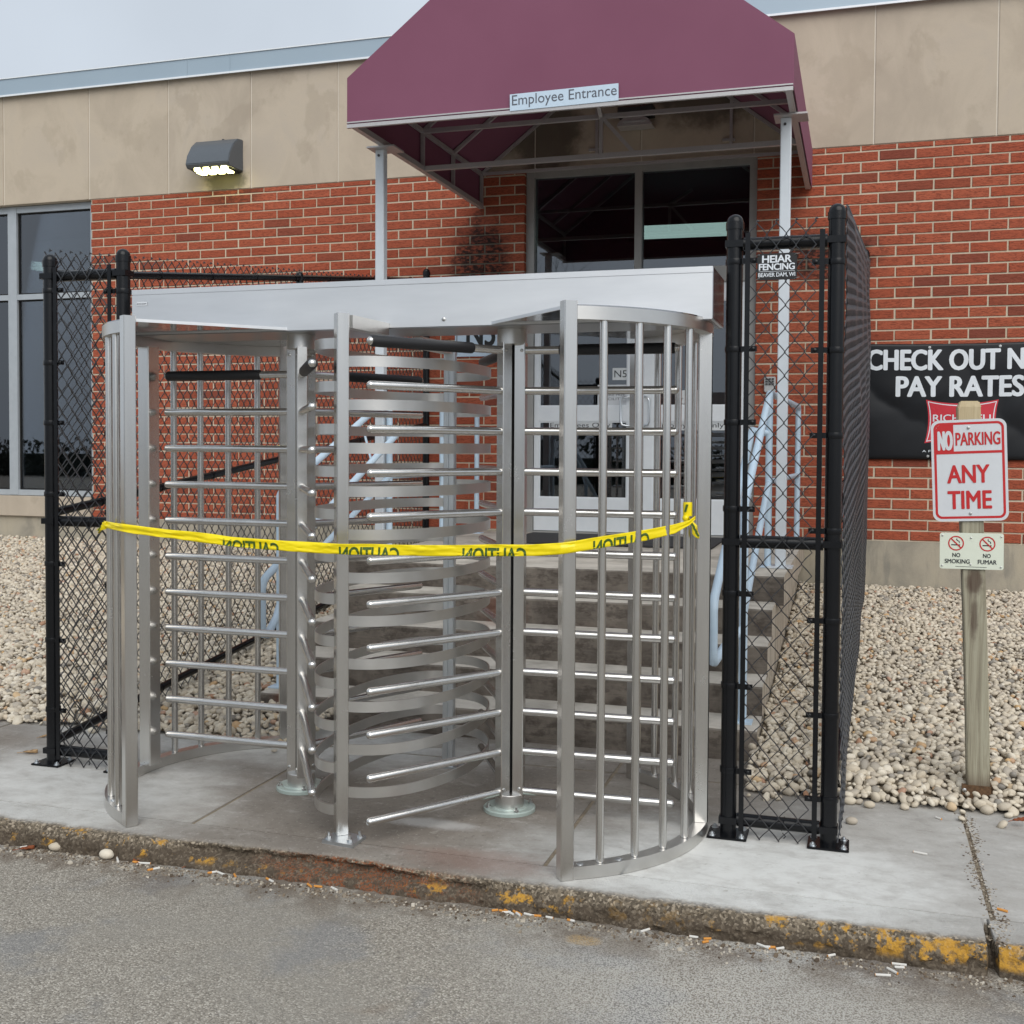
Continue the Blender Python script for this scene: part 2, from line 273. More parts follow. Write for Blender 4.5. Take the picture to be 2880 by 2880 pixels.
    k = NT('lit_fluorescent'); k.P(Base_Color=(.8, .85, .8, 1)); k.b.inputs['Emission Color'].default_value = (.72, .95, .82, 1); k.b.inputs['Emission Strength'].default_value = 1.6; M['fluor'] = k.m
    k = NT('lit_led'); k.P(Base_Color=(.9, .9, .8, 1)); k.b.inputs['Emission Color'].default_value = (1, .92, .36, 1); k.b.inputs['Emission Strength'].default_value = 5; M['led'] = k.m
    M['lampbody'] = plain('dark_grey_lamp_housing', srgb(92, 98, 104), .45, .2); M['darkgrey'] = plain('dark_grey_plastic', srgb(66, 66, 68), .55); M['lens'] = plain('frosted_lens', srgb(186, 188, 188), .3)
    # wood
    k = NT('weathered_green_timber'); p = k.objc(); gr = k.noise(k.map(p, (30, 30, 1.5)), 1, 6, .65, 2.2); fine = k.noise(k.map(p, (150, 150, 4)), 1, 3)
    c = k.ramp(gr, [(.3, srgb(108, 100, 86)), (.45, srgb(150, 144, 124)), (.62, srgb(170, 166, 146)), (.75, srgb(186, 176, 148))]); c = k.mix(k.math('MULTIPLY', fine, .35), c, srgb(122, 116, 100))
    kn = k.math('MAXIMUM', k.blob(p, (-.036, -.045, .955), (.032, .06, .055), 26, .45, .4), k.math('MULTIPLY', k.blob(p, (-.034, -.045, .80), (.014, .06, .10), 22, .6, .5), .85)); c = k.mix(k.math('MULTIPLY', kn, .8), c, srgb(72, 52, 42))
    base_ = k.step(k.sep(p)[2], .16, .05); c = k.mix(k.math('MULTIPLY', base_, .7), c, srgb(70, 44, 28)); topc = k.step(k.sep(p)[2], 1.45, 1.62); c = k.mix(k.math('MULTIPLY', topc, .6), c, srgb(206, 184, 144))
    k.P(Base_Color=c, Roughness=.85, Normal=k.bump(k.math('ADD', gr, fine), .4, .004)); M['wood'] = k.m
    M['endwood'] = plain('cut_timber_end', srgb(206, 180, 140), .85)
    # sign sheets
    for nm, col in (('signwhite', (206, 210, 214)), ('signred', (190, 28, 32)), ('signcream', (216, 222, 206)), ('signblack', (18, 18, 20)), ('signblue', (192, 210, 226)), ('lettergrey', (84, 88, 98)), ('letterdark', (34, 38, 44)), ('letterwhite', (216, 222, 228)), ('badge', (196, 40, 56)), ('paper', (212, 216, 218))):
        M[nm] = plain(nm, srgb(*col), .5, 0, 0, 30, .03)
    k = NT('black_vinyl_banner'); p = k.pos(); n_ = k.noise(p, 3, 3); k.P(Base_Color=k.mix(n_, (.006, .0065, .008, 1), (.011, .012, .015, 1)), Roughness=.34); k.b.inputs['Specular IOR Level'].default_value = .32; M['banner'] = k.m
    k = NT('yellow_tape_film'); p = k.pos(); n_ = k.noise(k.map(p, (8, 8, 60)), 1, 3)
    k.P(Base_Color=k.mix(n_, srgb(232, 208, 0), srgb(250, 228, 10)), Roughness=.32); M['tape'] = k.m
    M['tapeink'] = plain('dark_green_tape_ink', srgb(62, 92, 24), .5)
    M['mat'] = plain('dark_entrance_mat', srgb(58, 58, 60), .95, 0, .5, 200, .3)
    M['butt'] = plain('orange_filter_paper', srgb(206, 142, 66), .8); M['cigpaper'] = plain('white_cigarette_paper', srgb(214, 212, 206), .8)
    M['leaf'] = plain('dry_tan_leaf', srgb(184, 152, 112), .8, 0, .2, 30, .2); M['leafred'] = plain('dry_rust_leaf', srgb(150, 82, 46), .8, 0, .2, 30, .25)
    M['bark'] = plain('grey_tree_bark', (.05, .045, .04, 1), .9); M['hedge'] = plain('dark_hedge_leaves', (.03, .036, .026, 1), .9)
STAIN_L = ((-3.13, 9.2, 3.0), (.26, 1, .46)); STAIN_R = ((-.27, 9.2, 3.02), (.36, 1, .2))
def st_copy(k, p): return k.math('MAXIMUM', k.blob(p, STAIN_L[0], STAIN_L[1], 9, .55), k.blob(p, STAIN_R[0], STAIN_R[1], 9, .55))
mk()

# ------------------------------------------------------------------ mesh and object helpers
ORG = {}
class MB:
    def __init__(s): s.v = []; s.f = []; s.mi = []; s.cur = 0
    def add(s, vs, fs):
        o = len(s.v); s.v += [tuple(v) for v in vs]; s.f += [tuple(i+o for i in f) for f in fs]; s.mi += [s.cur]*len(fs); return s
    def box(s, a, b):
        x0, y0, z0 = a; x1, y1, z1 = b
        return s.add([(x0, y0, z0), (x1, y0, z0), (x1, y1, z0), (x0, y1, z0), (x0, y0, z1), (x1, y0, z1), (x1, y1, z1), (x0, y1, z1)],
                     [(0, 3, 2, 1), (4, 5, 6, 7), (0, 1, 5, 4), (1, 2, 6, 5), (2, 3, 7, 6), (3, 0, 4, 7)])
    def obox(s, c, ax, ay, az):
        c = Vector(c); ax, ay, az = Vector(ax), Vector(ay), Vector(az)
        vs = [c+i*ax+j*ay+k*az for k in (-1, 1) for i, j in ((-1, -1), (1, -1), (1, 1), (-1, 1))]
        return s.add(vs, [(0, 3, 2, 1), (4, 5, 6, 7), (0, 1, 5, 4), (1, 2, 6, 5), (2, 3, 7, 6), (3, 0, 4, 7)])
    def rpost(s, x, y, z0, z1, w, ang, bev=.004):
        h = w/2; pts = []
        for sx, sy in ((-1, -1), (1, -1), (1, 1), (-1, 1)):
            for q in (0, 1):
                px, py = sx*h, sy*h
                if (q == 0) == (sx*sy > 0): py -= sy*bev
                else: px -= sx*bev
                pts.append((px, py))
        ca, sa = math.cos(ang), math.sin(ang)
        return s.prism([(x+ca*a-sa*b, y+sa*a+ca*b) for a, b in pts], z0, z1)
    def prism(s, poly, z0, z1):
        n = len(poly); a = sum(poly[i][0]*poly[(i+1) % n][1]-poly[(i+1) % n][0]*poly[i][1] for i in range(n))
        if a < 0: poly = poly[::-1]
        return s.add([(*p, z0) for p in poly]+[(*p, z1) for p in poly], [tuple(range(n-1, -1, -1)), tuple(range(n, 2*n))]+[(i, (i+1) % n, n+(i+1) % n, n+i) for i in range(n)])
    def yprism(s, poly, y0, y1):          # polygon in (x, z), thickness along y
        n = len(poly); a = sum(poly[i][0]*poly[(i+1) % n][1]-poly[(i+1) % n][0]*poly[i][1] for i in range(n))
        if a < 0: poly = poly[::-1]
        return s.add([(p[0], y0, p[1]) for p in poly]+[(p[0], y1, p[1]) for p in poly], [tuple(range(n)), tuple(range(2*n-1, n-1, -1))]+[((i+1) % n, i, n+i, n+(i+1) % n) for i in range(n)])
    def xprism(s, poly, x0, x1):          # polygon in (y, z), thickness along x
        n = len(poly); a = sum(poly[i][0]*poly[(i+1) % n][1]-poly[(i+1) % n][0]*poly[i][1] for i in range(n))
        if a < 0: poly = poly[::-1]
        return s.add([(x0, *p) for p in poly]+[(x1, *p) for p in poly], [tuple(range(n-1, -1, -1)), tuple(range(n, 2*n))]+[(i, (i+1) % n, n+(i+1) % n, n+i) for i in range(n)])
    def pipe(s, pts, r, n=12, caps=True, closed=False):
        pts = [Vector(p) for p in pts]; m_ = len(pts); rr = r if isinstance(r, (list, tuple)) else [r]*m_
        vs = []; up = None
        for i, p in enumerate(pts):
            if i == 0: t = pts[1]-p
            elif i == m_-1: t = p-pts[i-1]
            else: t = (p-pts[i-1]).normalized()+(pts[i+1]-p).normalized()
            t.normalize()
            if up is None:
                up = Vector((0, 0, 1)) if abs(t.z) < .9 else Vector((1, 0, 0))
            u = t.cross(up).normalized(); w = u.cross(t).normalized(); up = w
            k = 1.0
            if 0 < i < m_-1:
                c_ = (p-pts[i-1]).normalized().dot(t); k = 1/max(c_, .5)
            vs += [p+rr[i]*(u*math.cos(2*PI*j/n)+w*math.sin(2*PI*j/n)) if k == 1 else p+rr[i]*(u*math.cos(2*PI*j/n)*k+w*math.sin(2*PI*j/n)) for j in range(n)]
        fs = [(i*n+j, i*n+(j+1) % n, (i+1)*n+(j+1) % n, (i+1)*n+j) for i in range(m_-1) for j in range(n)]
        if caps: fs += [tuple(range(n-1, -1, -1)), tuple(range((m_-1)*n, m_*n))]
        return s.add(vs, fs)
    def lathe(s, c, prof, n=24, axis=(0, 0, 1)):
        a = Vector(axis).normalized(); u = a.orthogonal().normalized(); w = a.cross(u); c = Vector(c); vs = []
        for r, h in prof: vs += [c+a*h+r*(u*math.cos(2*PI*j/n)+w*math.sin(2*PI*j/n)) for j in range(n)]
        m_ = len(prof); fs = [(i*n+j, i*n+(j+1) % n, (i+1)*n+(j+1) % n, (i+1)*n+j) for i in range(m_-1) for j in range(n)]
        fs += [tuple(range(n-1, -1, -1)), tuple(range((m_-1)*n, m_*n))]
        return s.add(vs, fs)
    def band(s, path, h, t, z):            # flat bar on edge following an xy path, centred on height z
        n = len(path); vs = []
        for i in range(n):
            a = Vector(path[max(i-1, 0)]); b = Vector(path[min(i+1, n-1)]); d = (b-a).normalized(); nn = Vector((-d.y, d.x)); p = Vector(path[i])
            for sg, dz in ((-1, -h/2), (1, -h/2), (1, h/2), (-1, h/2)): q = p+nn*(sg*t/2); vs.append((q.x, q.y, z+dz))
        fs = [(i*4+j, i*4+(j+1) % 4, (i+1)*4+(j+1) % 4, (i+1)*4+j) for i in range(n-1) for j in range(4)]+[(3, 2, 1, 0), tuple(range((n-1)*4, n*4))]
        return s.add(vs, fs)
    def build(s, name, mat, parent=None, smooth=40, kind=None, label=None, bevel=0):
        me = bpy.data.meshes.new(name); o0 = ORG.get(parent, Vector((0, 0, 0))) if parent else Vector((0, 0, 0))
        me.from_pydata([(v[0]-o0[0], v[1]-o0[1], v[2]-o0[2]) for v in s.v], [], s.f)
        for m_ in (mat if isinstance(mat, (list, tuple)) else [mat]): me.materials.append(M[m_] if isinstance(m_, str) else m_)
        if any(s.mi): me.polygons.foreach_set('material_index', s.mi)
        if bevel or True:
            bm = bmesh.new(); bm.from_mesh(me)
            if bevel:
                es = [e for e in bm.edges if len(e.link_faces) == 2 and e.calc_face_angle(0) > .5]
                bmesh.ops.bevel(bm, geom=es, offset=bevel, segments=2, affect='EDGES', clamp_overlap=True)
            bmesh.ops.recalc_face_normals(bm, faces=bm.faces); bm.to_mesh(me); bm.free()
        if smooth:
            me.polygons.foreach_set('use_smooth', [True]*len(me.polygons)); me.set_sharp_from_angle(angle=R_(smooth))
        o = bpy.data.objects.new(name, me); COL.objects.link(o)
        if parent: o.parent = parent
        ORG[o] = o0
        if kind: o['kind'] = kind
        if label: o['label'] = label
        return o
def tag(o, label, cat, group=None):
    o['label'] = label; o['category'] = cat
    if group: o['group'] = group
    return o
def thing(name, loc, label, cat, group=None):
    o = bpy.data.objects.new(name, None); o.empty_display_size = .1; COL.objects.link(o); o.location = loc; ORG[o] = Vector(loc)
    return tag(o, label, cat, group)
def top(mb, name, mat, loc, **k):           # a one-mesh thing with its origin at loc
    d = bpy.data.objects.new('tmp', None); ORG[d] = Vector(loc); me = mb.build(name, mat, d, **k); me.parent = None; bpy.data.objects.remove(d); me.location = loc; ORG[me] = Vector(loc); return me
def inst(o, loc, parent, label=None):       # copy of a part sharing its mesh, moved by loc
    c = o.copy(); COL.objects.link(c); c.parent = parent; c.location = Vector(o.location)+Vector(loc); ORG[c] = ORG[o]; return c
def arc(cx, cy, r, a0, a1, n=28): return [(cx+r*math.cos(R_(a0+(a1-a0)*i/n)), cy+r*math.sin(R_(a0+(a1-a0)*i/n))) for i in range(n+1)]
def text_mesh(txt, bold=0.0, space=1.0):
    c = bpy.data.curves.new('t', 'FONT'); c.body = txt; c.size = 1; c.offset = bold; c.space_character = space; c.extrude = .0; c.resolution_u = 4
    o = bpy.data.objects.new('t', c); COL.objects.link(o); bpy.context.view_layer.update()
    me = bpy.data.meshes.new_from_object(o.evaluated_get(bpy.context.evaluated_depsgraph_get())); bpy.data.objects.remove(o)
    vs = np.array([v.co[:2] for v in me.vertices]); fs = [tuple(p.vertices) for p in me.polygons]; bpy.data.meshes.remove(me)
    lo, hi = vs.min(0), vs.max(0); return (vs-lo)/(hi-lo), fs, (hi-lo)
def fatten(vs, fs, asp, bold):            # heavier strokes: slightly shifted copies of each glyph (unit box, asp = width / height)
    if bold <= 0: return [(u, w, 0) for u, w in vs], fs
    P_, F2_ = [], []; dx, dz = bold/asp, bold
    for q, (a, b) in enumerate(((0, 0), (-1, 0), (1, 0), (0, -.7), (0, .7), (-.7, .5), (.7, -.5), (.7, .5), (-.7, -.5))):
        o = len(P_); P_ += [((u+a*dx+dx)/(1+2*dx), (w+b*dz+dz*.7)/(1+1.4*dz), q*.00004) for u, w in vs]; F2_ += [tuple(i+o for i in f) for f in fs]
    return P_, F2_
def lettering(txt, x0, x1, z0, z1, y, mat, parent, rot=0.0, cen=None, bold=0.0, name='lettering', space=1.0):
    vs, fs, _ = text_mesh(txt, 0, space); vs, fs = fatten(vs, fs, (x1-x0)/(z1-z0), bold); mb = MB(); ca, sa = math.cos(rot), math.sin(rot)
    pts = []
    for u, w, e in vs:
        x, z = x0+u*(x1-x0), z0+w*(z1-z0)
        if rot: dx, dz = x-cen[0], z-cen[1]; x, z = cen[0]+ca*dx-sa*dz, cen[1]+sa*dx+ca*dz
        pts.append((x, y-e, z))
    mb.add(pts, fs); return mb.build(name, mat, parent, smooth=0)
def rrect(x0, x1, z0, z1, r, n=6):
    pts = []
    for cx, cz, a in ((x1-r, z0+r, -90), (x1-r, z1-r, 0), (x0+r, z1-r, 90), (x0+r, z0+r, 180)):
        pts += [(cx+r*math.cos(R_(a+90*i/n)), cz+r*math.sin(R_(a+90*i/n))) for i in range(n+1)]
    return pts
def rot2(pts, c, a):
    ca, sa = math.cos(a), math.sin(a); return [(c[0]+ca*(x-c[0])-sa*(z-c[1]), c[1]+sa*(x-c[0])+ca*(z-c[1])) for x, z in pts]

# ================================================================== THE GROUND
D = 9.1966; ROAD = -.088
mb = MB(); mb.add([(-80, -90, ROAD), (80, -90, ROAD), (80, 3.72, ROAD), (-80, 3.72, ROAD)], [(0, 1, 2, 3)])
o = mb.build('road', 'asphalt', smooth=0); o['kind'] = 'structure'
mb = MB(); mb.add([(-80, 3.7, -.18), (80, 3.7, -.18), (80, 90, -.18), (-80, 90, -.18)], [(0, 1, 2, 3)])
o = mb.build('ground', 'bed', smooth=0); o['kind'] = 'structure'
# sidewalk slabs, with tooled joints between them
sw = bpy.data.objects.new('sidewalk', None); COL.objects.link(sw); sw['kind'] = 'structure'; ORG[sw] = Vector((0, 0, 0))
xs = [-13, -10.6, -8.3, -6.2, -4.35, -2.52, -1.06, .435, 2.0, 3.7, 6, 9, 13]
for i in range(len(xs)-1):
    for y0, y1 in ((3.862, 5.068), (5.076, 5.62)):
        x0, x1 = xs[i]+.0025, xs[i+1]-.0025
        if y0 > 5 and (x1 < -3.3 or x0 > -.4): continue
        mb = MB(); mb.box((x0, y0, -.15), (x1, y1, 0.0)); mb.build('slab', 'walk', sw, bevel=.006)
mb = MB(); mb.box((-13, 3.87, -.16), (13, 5.6, -.004)); o = mb.build('joint_filler', 'bed', sw)
# kerb: one long weathered strip, broken away in the middle
def kerb():
    X = np.concatenate([np.arange(-13, -4.2, .12), np.arange(-4.2, 1.2, .0085), np.arange(1.2, 13.01, .12)])
    prof = [(3.636, -.16), (3.638, -.090), (3.640, -.078), (3.642, -.066), (3.644, -.054), (3.646, -.044), (3.649, -.034), (3.653, -.023), (3.658, -.013), (3.666, -.006), (3.678, -.002), (3.70, 0), (3.735, .0005), (3.785, .0005), (3.858, 0)]
    vs = []; n = len(prof)
    for x in X:
        near = -4.3 < x < 1.3
        e = .5*(math.tanh((x+2.42)/.16)-math.tanh((x+1.25)/.22)) if near else 0
        e *= .75+.5*noise.noise((x*3.1, 1, 4))
        lip = (0, .15, .25, .4, .75, 1.25, 1.35, 1.1, .9, .85, .78, .6, .36, .12, 0)
        for j, (y, z) in enumerate(prof):
            if near:
                k = 1-j/14
                d = noise.fractal((x*7, y*9, z*30), 1.0, 2.0, 4)*.013+noise.fractal((x*34, y*34, z*40+5), 1.0, 2.0, 3)*.010
                dy = .085*e*lip[j]+(d+.004*noise.noise((x*60, 3, z*60)))*min(1, k*2.2)
                dy += .02*max(0, noise.noise((x*2.3, 8, 1))-.1)*lip[j]
                dz = d*.45*k*(1 if j > 3 else 0)-.008*max(0, noise.noise((x*11, y*9, 2)))*(1 if 7 < j < 12 else 0)
            else: dy = dz = 0
            if j >= n-1: dy = dz = 0
            if j == 0: dz = 0
            vs.append((x, y+dy, min(z+dz, .002)))
    fs = [(i*n+j, (i+1)*n+j, (i+1)*n+j+1, i*n+j+1) for i in range(len(X)-1) for j in range(n-1)]
    # a joint across the kerb near the right edge
    vs = [(x, y+(.05 if abs(x-.412) < .012 and y < 3.72 else 0), z-(.035 if abs(x-.412) < .010 and y < 3.85 else 0)) if z > -.15 else (x, y, z) for x, y, z in vs]
    mb = MB(); mb.add(vs, fs); o = mb.build('kerb', 'kerb', smooth=60); o['kind'] = 'structure'
kerb()
# open crack with grit in the right-hand joint of the sidewalk
mb = MB()
for i in range(700):
    t = random.random(); y = 4.95-t*1.3; x = .437+random.gauss(0, .016)+.014*math.sin(t*9)+.006*math.sin(t*31); r = random.uniform(.0012, .0042)
    a_ = random.uniform(0, PI); mb.obox((x, y, .0), (r*math.cos(a_), r*math.sin(a_), 0), (-r*.7*math.sin(a_), r*.7*math.cos(a_), 0), (0, r*.1, r*.4))
o = mb.build('crack_grit', 'grit', kind='stuff')
mb = MB()
for i in range(2600):                      # crumbs and dirt swept against the kerb
    x = random.uniform(-4.3, 1.2); y = 3.635-abs(random.gauss(0, .045))-.02*random.random(); r = random.uniform(.001, .0042)*(1 if random.random() < .93 else 2)
    a_ = random.uniform(0, PI); mb.obox((x, y, ROAD+r*.3), (r*math.cos(a_), r*math.sin(a_), r*.2), (-r*.7*math.sin(a_), r*.7*math.cos(a_), 0), (0, r*.2, r*.5))
o = mb.build('gutter_grit', 'grit', kind='stuff')

# ================================================================== GRAVEL
def gz(x, y):
    t = min(max((y-4.95)/(D-4.95), 0), 1); h = .56 if x < -1.8 else .415
    return .012+(h-.02)*(t**.92)+.03*min(1, t*14)
def bed(x0, x1, y0=4.97):
    mb = MB(); nx, ny = 24, 20
    vs = [(x0+(x1-x0)*i/nx, y0+.05+(D+.05-y0)*j/ny, gz(x0+(x1-x0)*i/nx, y0+.05+(D+.05-y0)*j/ny)-.016) for i in range(nx+1) for j in range(ny+1)]
    mb.add(vs, [(i*(ny+1)+j, (i+1)*(ny+1)+j, (i+1)*(ny+1)+j+1, i*(ny+1)+j+1) for i in range(nx) for j in range(ny)])
    o = mb.build('gravel_bed', 'bed', smooth=60); o['kind'] = 'structure'
bed(-14, -3.1); bed(-.44, 8)
def ico(sub):
    bm = bmesh.new(); bmesh.ops.create_icosphere(bm, subdivisions=sub, radius=1); bm.verts.ensure_lookup_table()
    v = np.array([x.co[:] for x in bm.verts]); f = np.array([[y.index for y in x.verts] for x in bm.faces]); bm.free(); return v, f
def pebble_cloud(name, pts, sizes, sub, label):
    bv, bf = ico(sub); n = len(pts); nv = len(bv)
    ax = rng.uniform(.8, 1.25, n)*sizes; ay = rng.uniform(.65, 1.0, n)*sizes; az = rng.uniform(.45, .75, n)*sizes
    S = np.stack([ax, ay, az], 1)*.5
    base = bv[None]*(1+rng.normal(0, .085 if sub > 1 else .05, (n, nv, 1)))
    v = base*S[:, None, :]
    a = rng.uniform(0, 2*PI, n); ti = rng.normal(0, .45, n); tj = rng.normal(0, .45, n)
    ca, sa = np.cos(a), np.sin(a); ci, si = np.cos(ti), np.sin(ti); cj, sj = np.cos(tj), np.sin(tj)
    x, y, z = v[..., 0], v[..., 1], v[..., 2]
    y, z = y*ci[:, None]-z*si[:, None], y*si[:, None]+z*ci[:, None]
    x, z = x*cj[:, None]+z*sj[:, None], -x*sj[:, None]+z*cj[:, None]
    x, y = x*ca[:, None]-y*sa[:, None], x*sa[:, None]+y*ca[:, None]
    V = np.stack([x, y, z], 2)+pts[:, None, :]
    Fc = (bf[None]+(np.arange(n)*nv)[:, None, None]).reshape(-1, 3)
    me = bpy.data.meshes.new(name); me.vertices.add(n*nv); me.vertices.foreach_set('co', V.reshape(-1).astype(np.float32))
    nf = len(Fc); me.loops.add(nf*3); me.loops.foreach_set('vertex_index', Fc.reshape(-1).astype(np.int32)); me.polygons.add(nf)
    me.polygons.foreach_set('loop_start', np.arange(0, nf*3, 3, dtype=np.int32)); me.polygons.foreach_set('use_smooth', np.ones(nf, bool))
    me.materials.append(M['pebble']); me.update(); o = bpy.data.objects.new(name, me); COL.objects.link(o); o['kind'] = 'stuff'; o['label'] = label; o['category'] = 'gravel'; return o
def scatter(x0, x1, y0, y1, sp):
    xs_ = np.arange(x0, x1, sp); ys_ = np.arange(y0, y1, sp*.9); g = np.array([(x+(sp/2 if j % 2 else 0), y) for j, y in enumerate(ys_) for x in xs_])
    g += rng.uniform(-.42, .42, g.shape)*sp; z = np.array([gz(a, b) for a, b in g])+rng.uniform(-.006, .009, len(g)); return np.column_stack([g, z])
def gravel(x0, x1, lab, sparse_x):
    a = scatter(x0, x1, 4.97, 6.3, .0305); b = scatter(x0, x1, 6.3, D-.01, .029)
    keep = np.array([4.975+.05*noise.noise((p[0]*2.2, 1, 3)) < p[1] for p in a]); a = a[keep]
    if x0 > -1: a = a[~((a[:, 0] < -.432) & (a[:, 1] > 5.4))]; b = b[b[:, 0] > -.43]
    else: a = a[~((a[:, 0] > -3.135) & (a[:, 1] > 5.4))]; b = b[b[:, 0] < -3.135]
    # a few stones rolled on to the slabs in front
    e = scatter(x0, x1, 4.86, 4.97, .09); e[:, 2] = .012; e = e[rng.random(len(e)) < .35]
    a = np.concatenate([a, e])
    sz = rng.gamma(9, .0041, len(a)).clip(.022, .06)*(1.02-.06*np.clip((a[:, 1]-4.95)/.8, 0, 1))
    pebble_cloud('gravel', a, sz, 2, lab[0]); pebble_cloud('gravel', b, rng.gamma(11, .0032, len(b)).clip(.022, .052), 1, lab[1])
gravel(-8.9, -2.62, ('pale pebbles sloping up left of the stairs, lower part by the sidewalk', 'pale pebbles left of the stairs, upper part along the wall'), 0)
gravel(-.45, 3.2, ('pale pebbles round the timber sign post, lower part by the sidewalk', 'pale pebbles behind the timber sign post, upper part along the wall'), 0)

# ================================================================== THE BUILDING
bld = thing('factory_building', (-2, D, 0), 'long single-storey red brick building with a pale stone band and a maroon entrance awning', 'building')
W, H, J = .26668, .08175, .0125
Z1 = 3.77679; BX = {}
DOORL, DOORR, WINR = -2.742, -.803, -7.104
wall = MB(); YM = D+.0065                      # mortar face lies a few mm behind the brick faces
wall.box((WINR+.004, YM, .79), (DOORL-.004, YM+.2, 3.87)); wall.box((DOORR+.004, YM, .79), (9, YM+.2, 3.87)); wall.box((-14, YM+.1, .79), (-10.4, YM+.3, 3.87))
wall.box((-14, D+.15, 3.875), (9, D+.35, 5.0))
wallo = wall.build('brick_wall', 'mortar', bld, smooth=0)
blist = []
for k in range(-1, 37):
    zc = Z1-k*H; z0, z1 = zc-(H-J)/2, zc+(H-J)/2
    if k == -1: z1 = min(z1, 3.861)
    for seg, (xa, xb, j0) in enumerate(((WINR, DOORL, -6.96442), (DOORR, 5.6, .12011))):
        off = j0 if k % 2 == 0 else j0+W/2
        i0 = math.floor((xa-off)/W)
        x = off+i0*W
        while x < xb:
            a, b = max(x+J/2, xa), min(x+W-J/2, xb)
            if b-a > .03: blist.append((a, b, z0, z1))
            x += W
def brick_geo(mb, a, b, z0, z1, y0=None):
    y = D+random.uniform(-.0022, .002); e = .003; jz = random.uniform(-.0014, .0014); jx = random.uniform(-.002, .002)
    a += jx; b += jx; z0 += jz; z1 += jz
    ins = [(a+e, z0+e), (b-e, z0+e), (b-e, z1-e), (a+e, z1-e)]; out = [(a, z0), (b, z0), (b, z1), (a, z1)]
    ins = [(x+random.uniform(-.0012, .0012), z+random.uniform(-.0012, .0012)) for x, z in ins]
    vs = [(x, y, z) for x, z in ins]+[(x, y+e, z) for x, z in out]+[(x, D+.11, z) for x, z in out]
    mb.add(vs, [(0, 1, 2, 3)]+[(i, 4+i, 4+(i+1) % 4, (i+1) % 4) for i in range(4)]+[(4+i, 8+i, 8+(i+1) % 4, 4+(i+1) % 4) for i in range(4)])
def barea(q):
    a, b, z0, z1 = q; p = pix((a, D, z0)); r = pix((b, D, z1)); cx, cy = (p[0]+r[0])/2, (p[1]+r[1])/2
    if not (0 < cx < 2880 and 0 < cy < 2880): return 0
    return abs((r[0]-p[0])*(p[1]-r[1]))*(1 if b-a > .2 else .5)
order = sorted(range(len(blist)), key=lambda i: -barea(blist[i])); single = set(order[:300])
rest = MB()
for i, q in enumerate(blist):
    if i in single: m1 = MB(); brick_geo(m1, *q); m1.build('brick', 'brick', wallo, smooth=0)
    else: brick_geo(rest, *q)
rest.build('brick', 'brick', wallo, smooth=0, kind='stuff')
# stone panels over it
px_ = [-13.5, -12.6, -11.7, -10.8, -9.95, -9.05, -8.115, -7.116, -6.235, -5.357, -4.483, -3.56, -2.65, -1.74, -.83, .078, .958, 1.84, 2.72, 3.6, 4.5, 5.4, 6.3, 7.2, 8.1, 9]
mb = MB(); mb.box((-14, D+.0025, 3.868), (9, D+.15, 4.99)); mb.build('panel_joint_sealant', 'sealant', bld, smooth=0)
for a, b in zip(px_[:-1], px_[1:]):
    mb = MB(); y = D-.004+random.uniform(-.001, .001); mb.box((a+.005, y, 3.8655+random.uniform(-.001, .001)), (b-.005, D+.04, 4.96)); mb.build('stone_panel', 'stone', bld, bevel=.004)
for a, b in ((-14, -10.2), (-10.2, -6.0), (-6.0, -5.55), (-5.55, -1.6), (-1.6, 2.9), (2.9, 9)):
    mb = MB(); mb.box((a+.001, D-.045, 4.925), (b-.001, D+.4, 5.082)); cp = mb.build('roof_coping', 'coping', bld, smooth=0)
    mb = MB(); mb.box((a+.001, D-.056, 4.912), (b-.001, D-.0455, 4.928)); mb.box((a+.001, D-.055, 5.083), (b-.001, D+.4, 5.093)); mb.build('drip_edge', 'frame', cp, smooth=0)
mb = MB(); mb.box((-14, D+.3, 4.9), (9, D+12, 5.0)); mb.build('roof', 'roomgrey', bld, smooth=0)
# concrete foundation and stone sill
mb = MB(); mb.box((-14, D+.006, -.1), (DOORL+.0, D+.3, .79)); mb.box((DOORR, D+.006, -.1), (9, D+.3, .79)); mb.build('foundation', 'found', bld, smooth=0)
for a, b in ((-14, -11.6), (-11.6, -9.9), (-9.9, -8.35), (-8.35, WINR)):
    mb = MB(); mb.box((a+.004, D-.03, .793), (b-.004, D+.2, .99)); mb.build('window_sill', 'stone', bld, bevel=.005)
# windows
wy = D+.10
mb = MB()
for x0, x1 in ((-10.4, -10.3), (-9.32, -9.22), (-8.14, -8.037), (WINR-.06, WINR-.003)): mb.box((x0, wy-.03, 1.0), (x1, wy+.05, 3.862))
for z0, z1 in ((.995, 1.05), (2.941, 2.994), (3.80, 3.862)): mb.box((-10.4, wy-.026, z0), (WINR-.004, wy+.046, z1))
win = mb.build('window', 'winframe', bld, smooth=0)
for x0, x1 in ((-10.3, -9.32), (-9.22, -8.14), (-8.037, WINR-.06)):
    for z0, z1 in ((1.05, 2.941), (2.994, 3.80)):
        mb = MB(); mb.box((x0-.005, wy+.008, z0-.005), (x1+.005, wy+.014, z1+.005)); mb.build('pane', 'glass', win, smooth=0)
        mb = MB()
        for a, b in (((x0, z0), (x0+.014, z1)), ((x1-.014, z0), (x1, z1)), ((x0+.014, z0), (x1-.014, z0+.014)), ((x0+.014, z1-.014), (x1-.014, z1))): mb.box((a[0], wy-.002, a[1]), (b[0], wy+.007, b[1]))
        mb.build('gasket', 'blackgap', win, smooth=0)
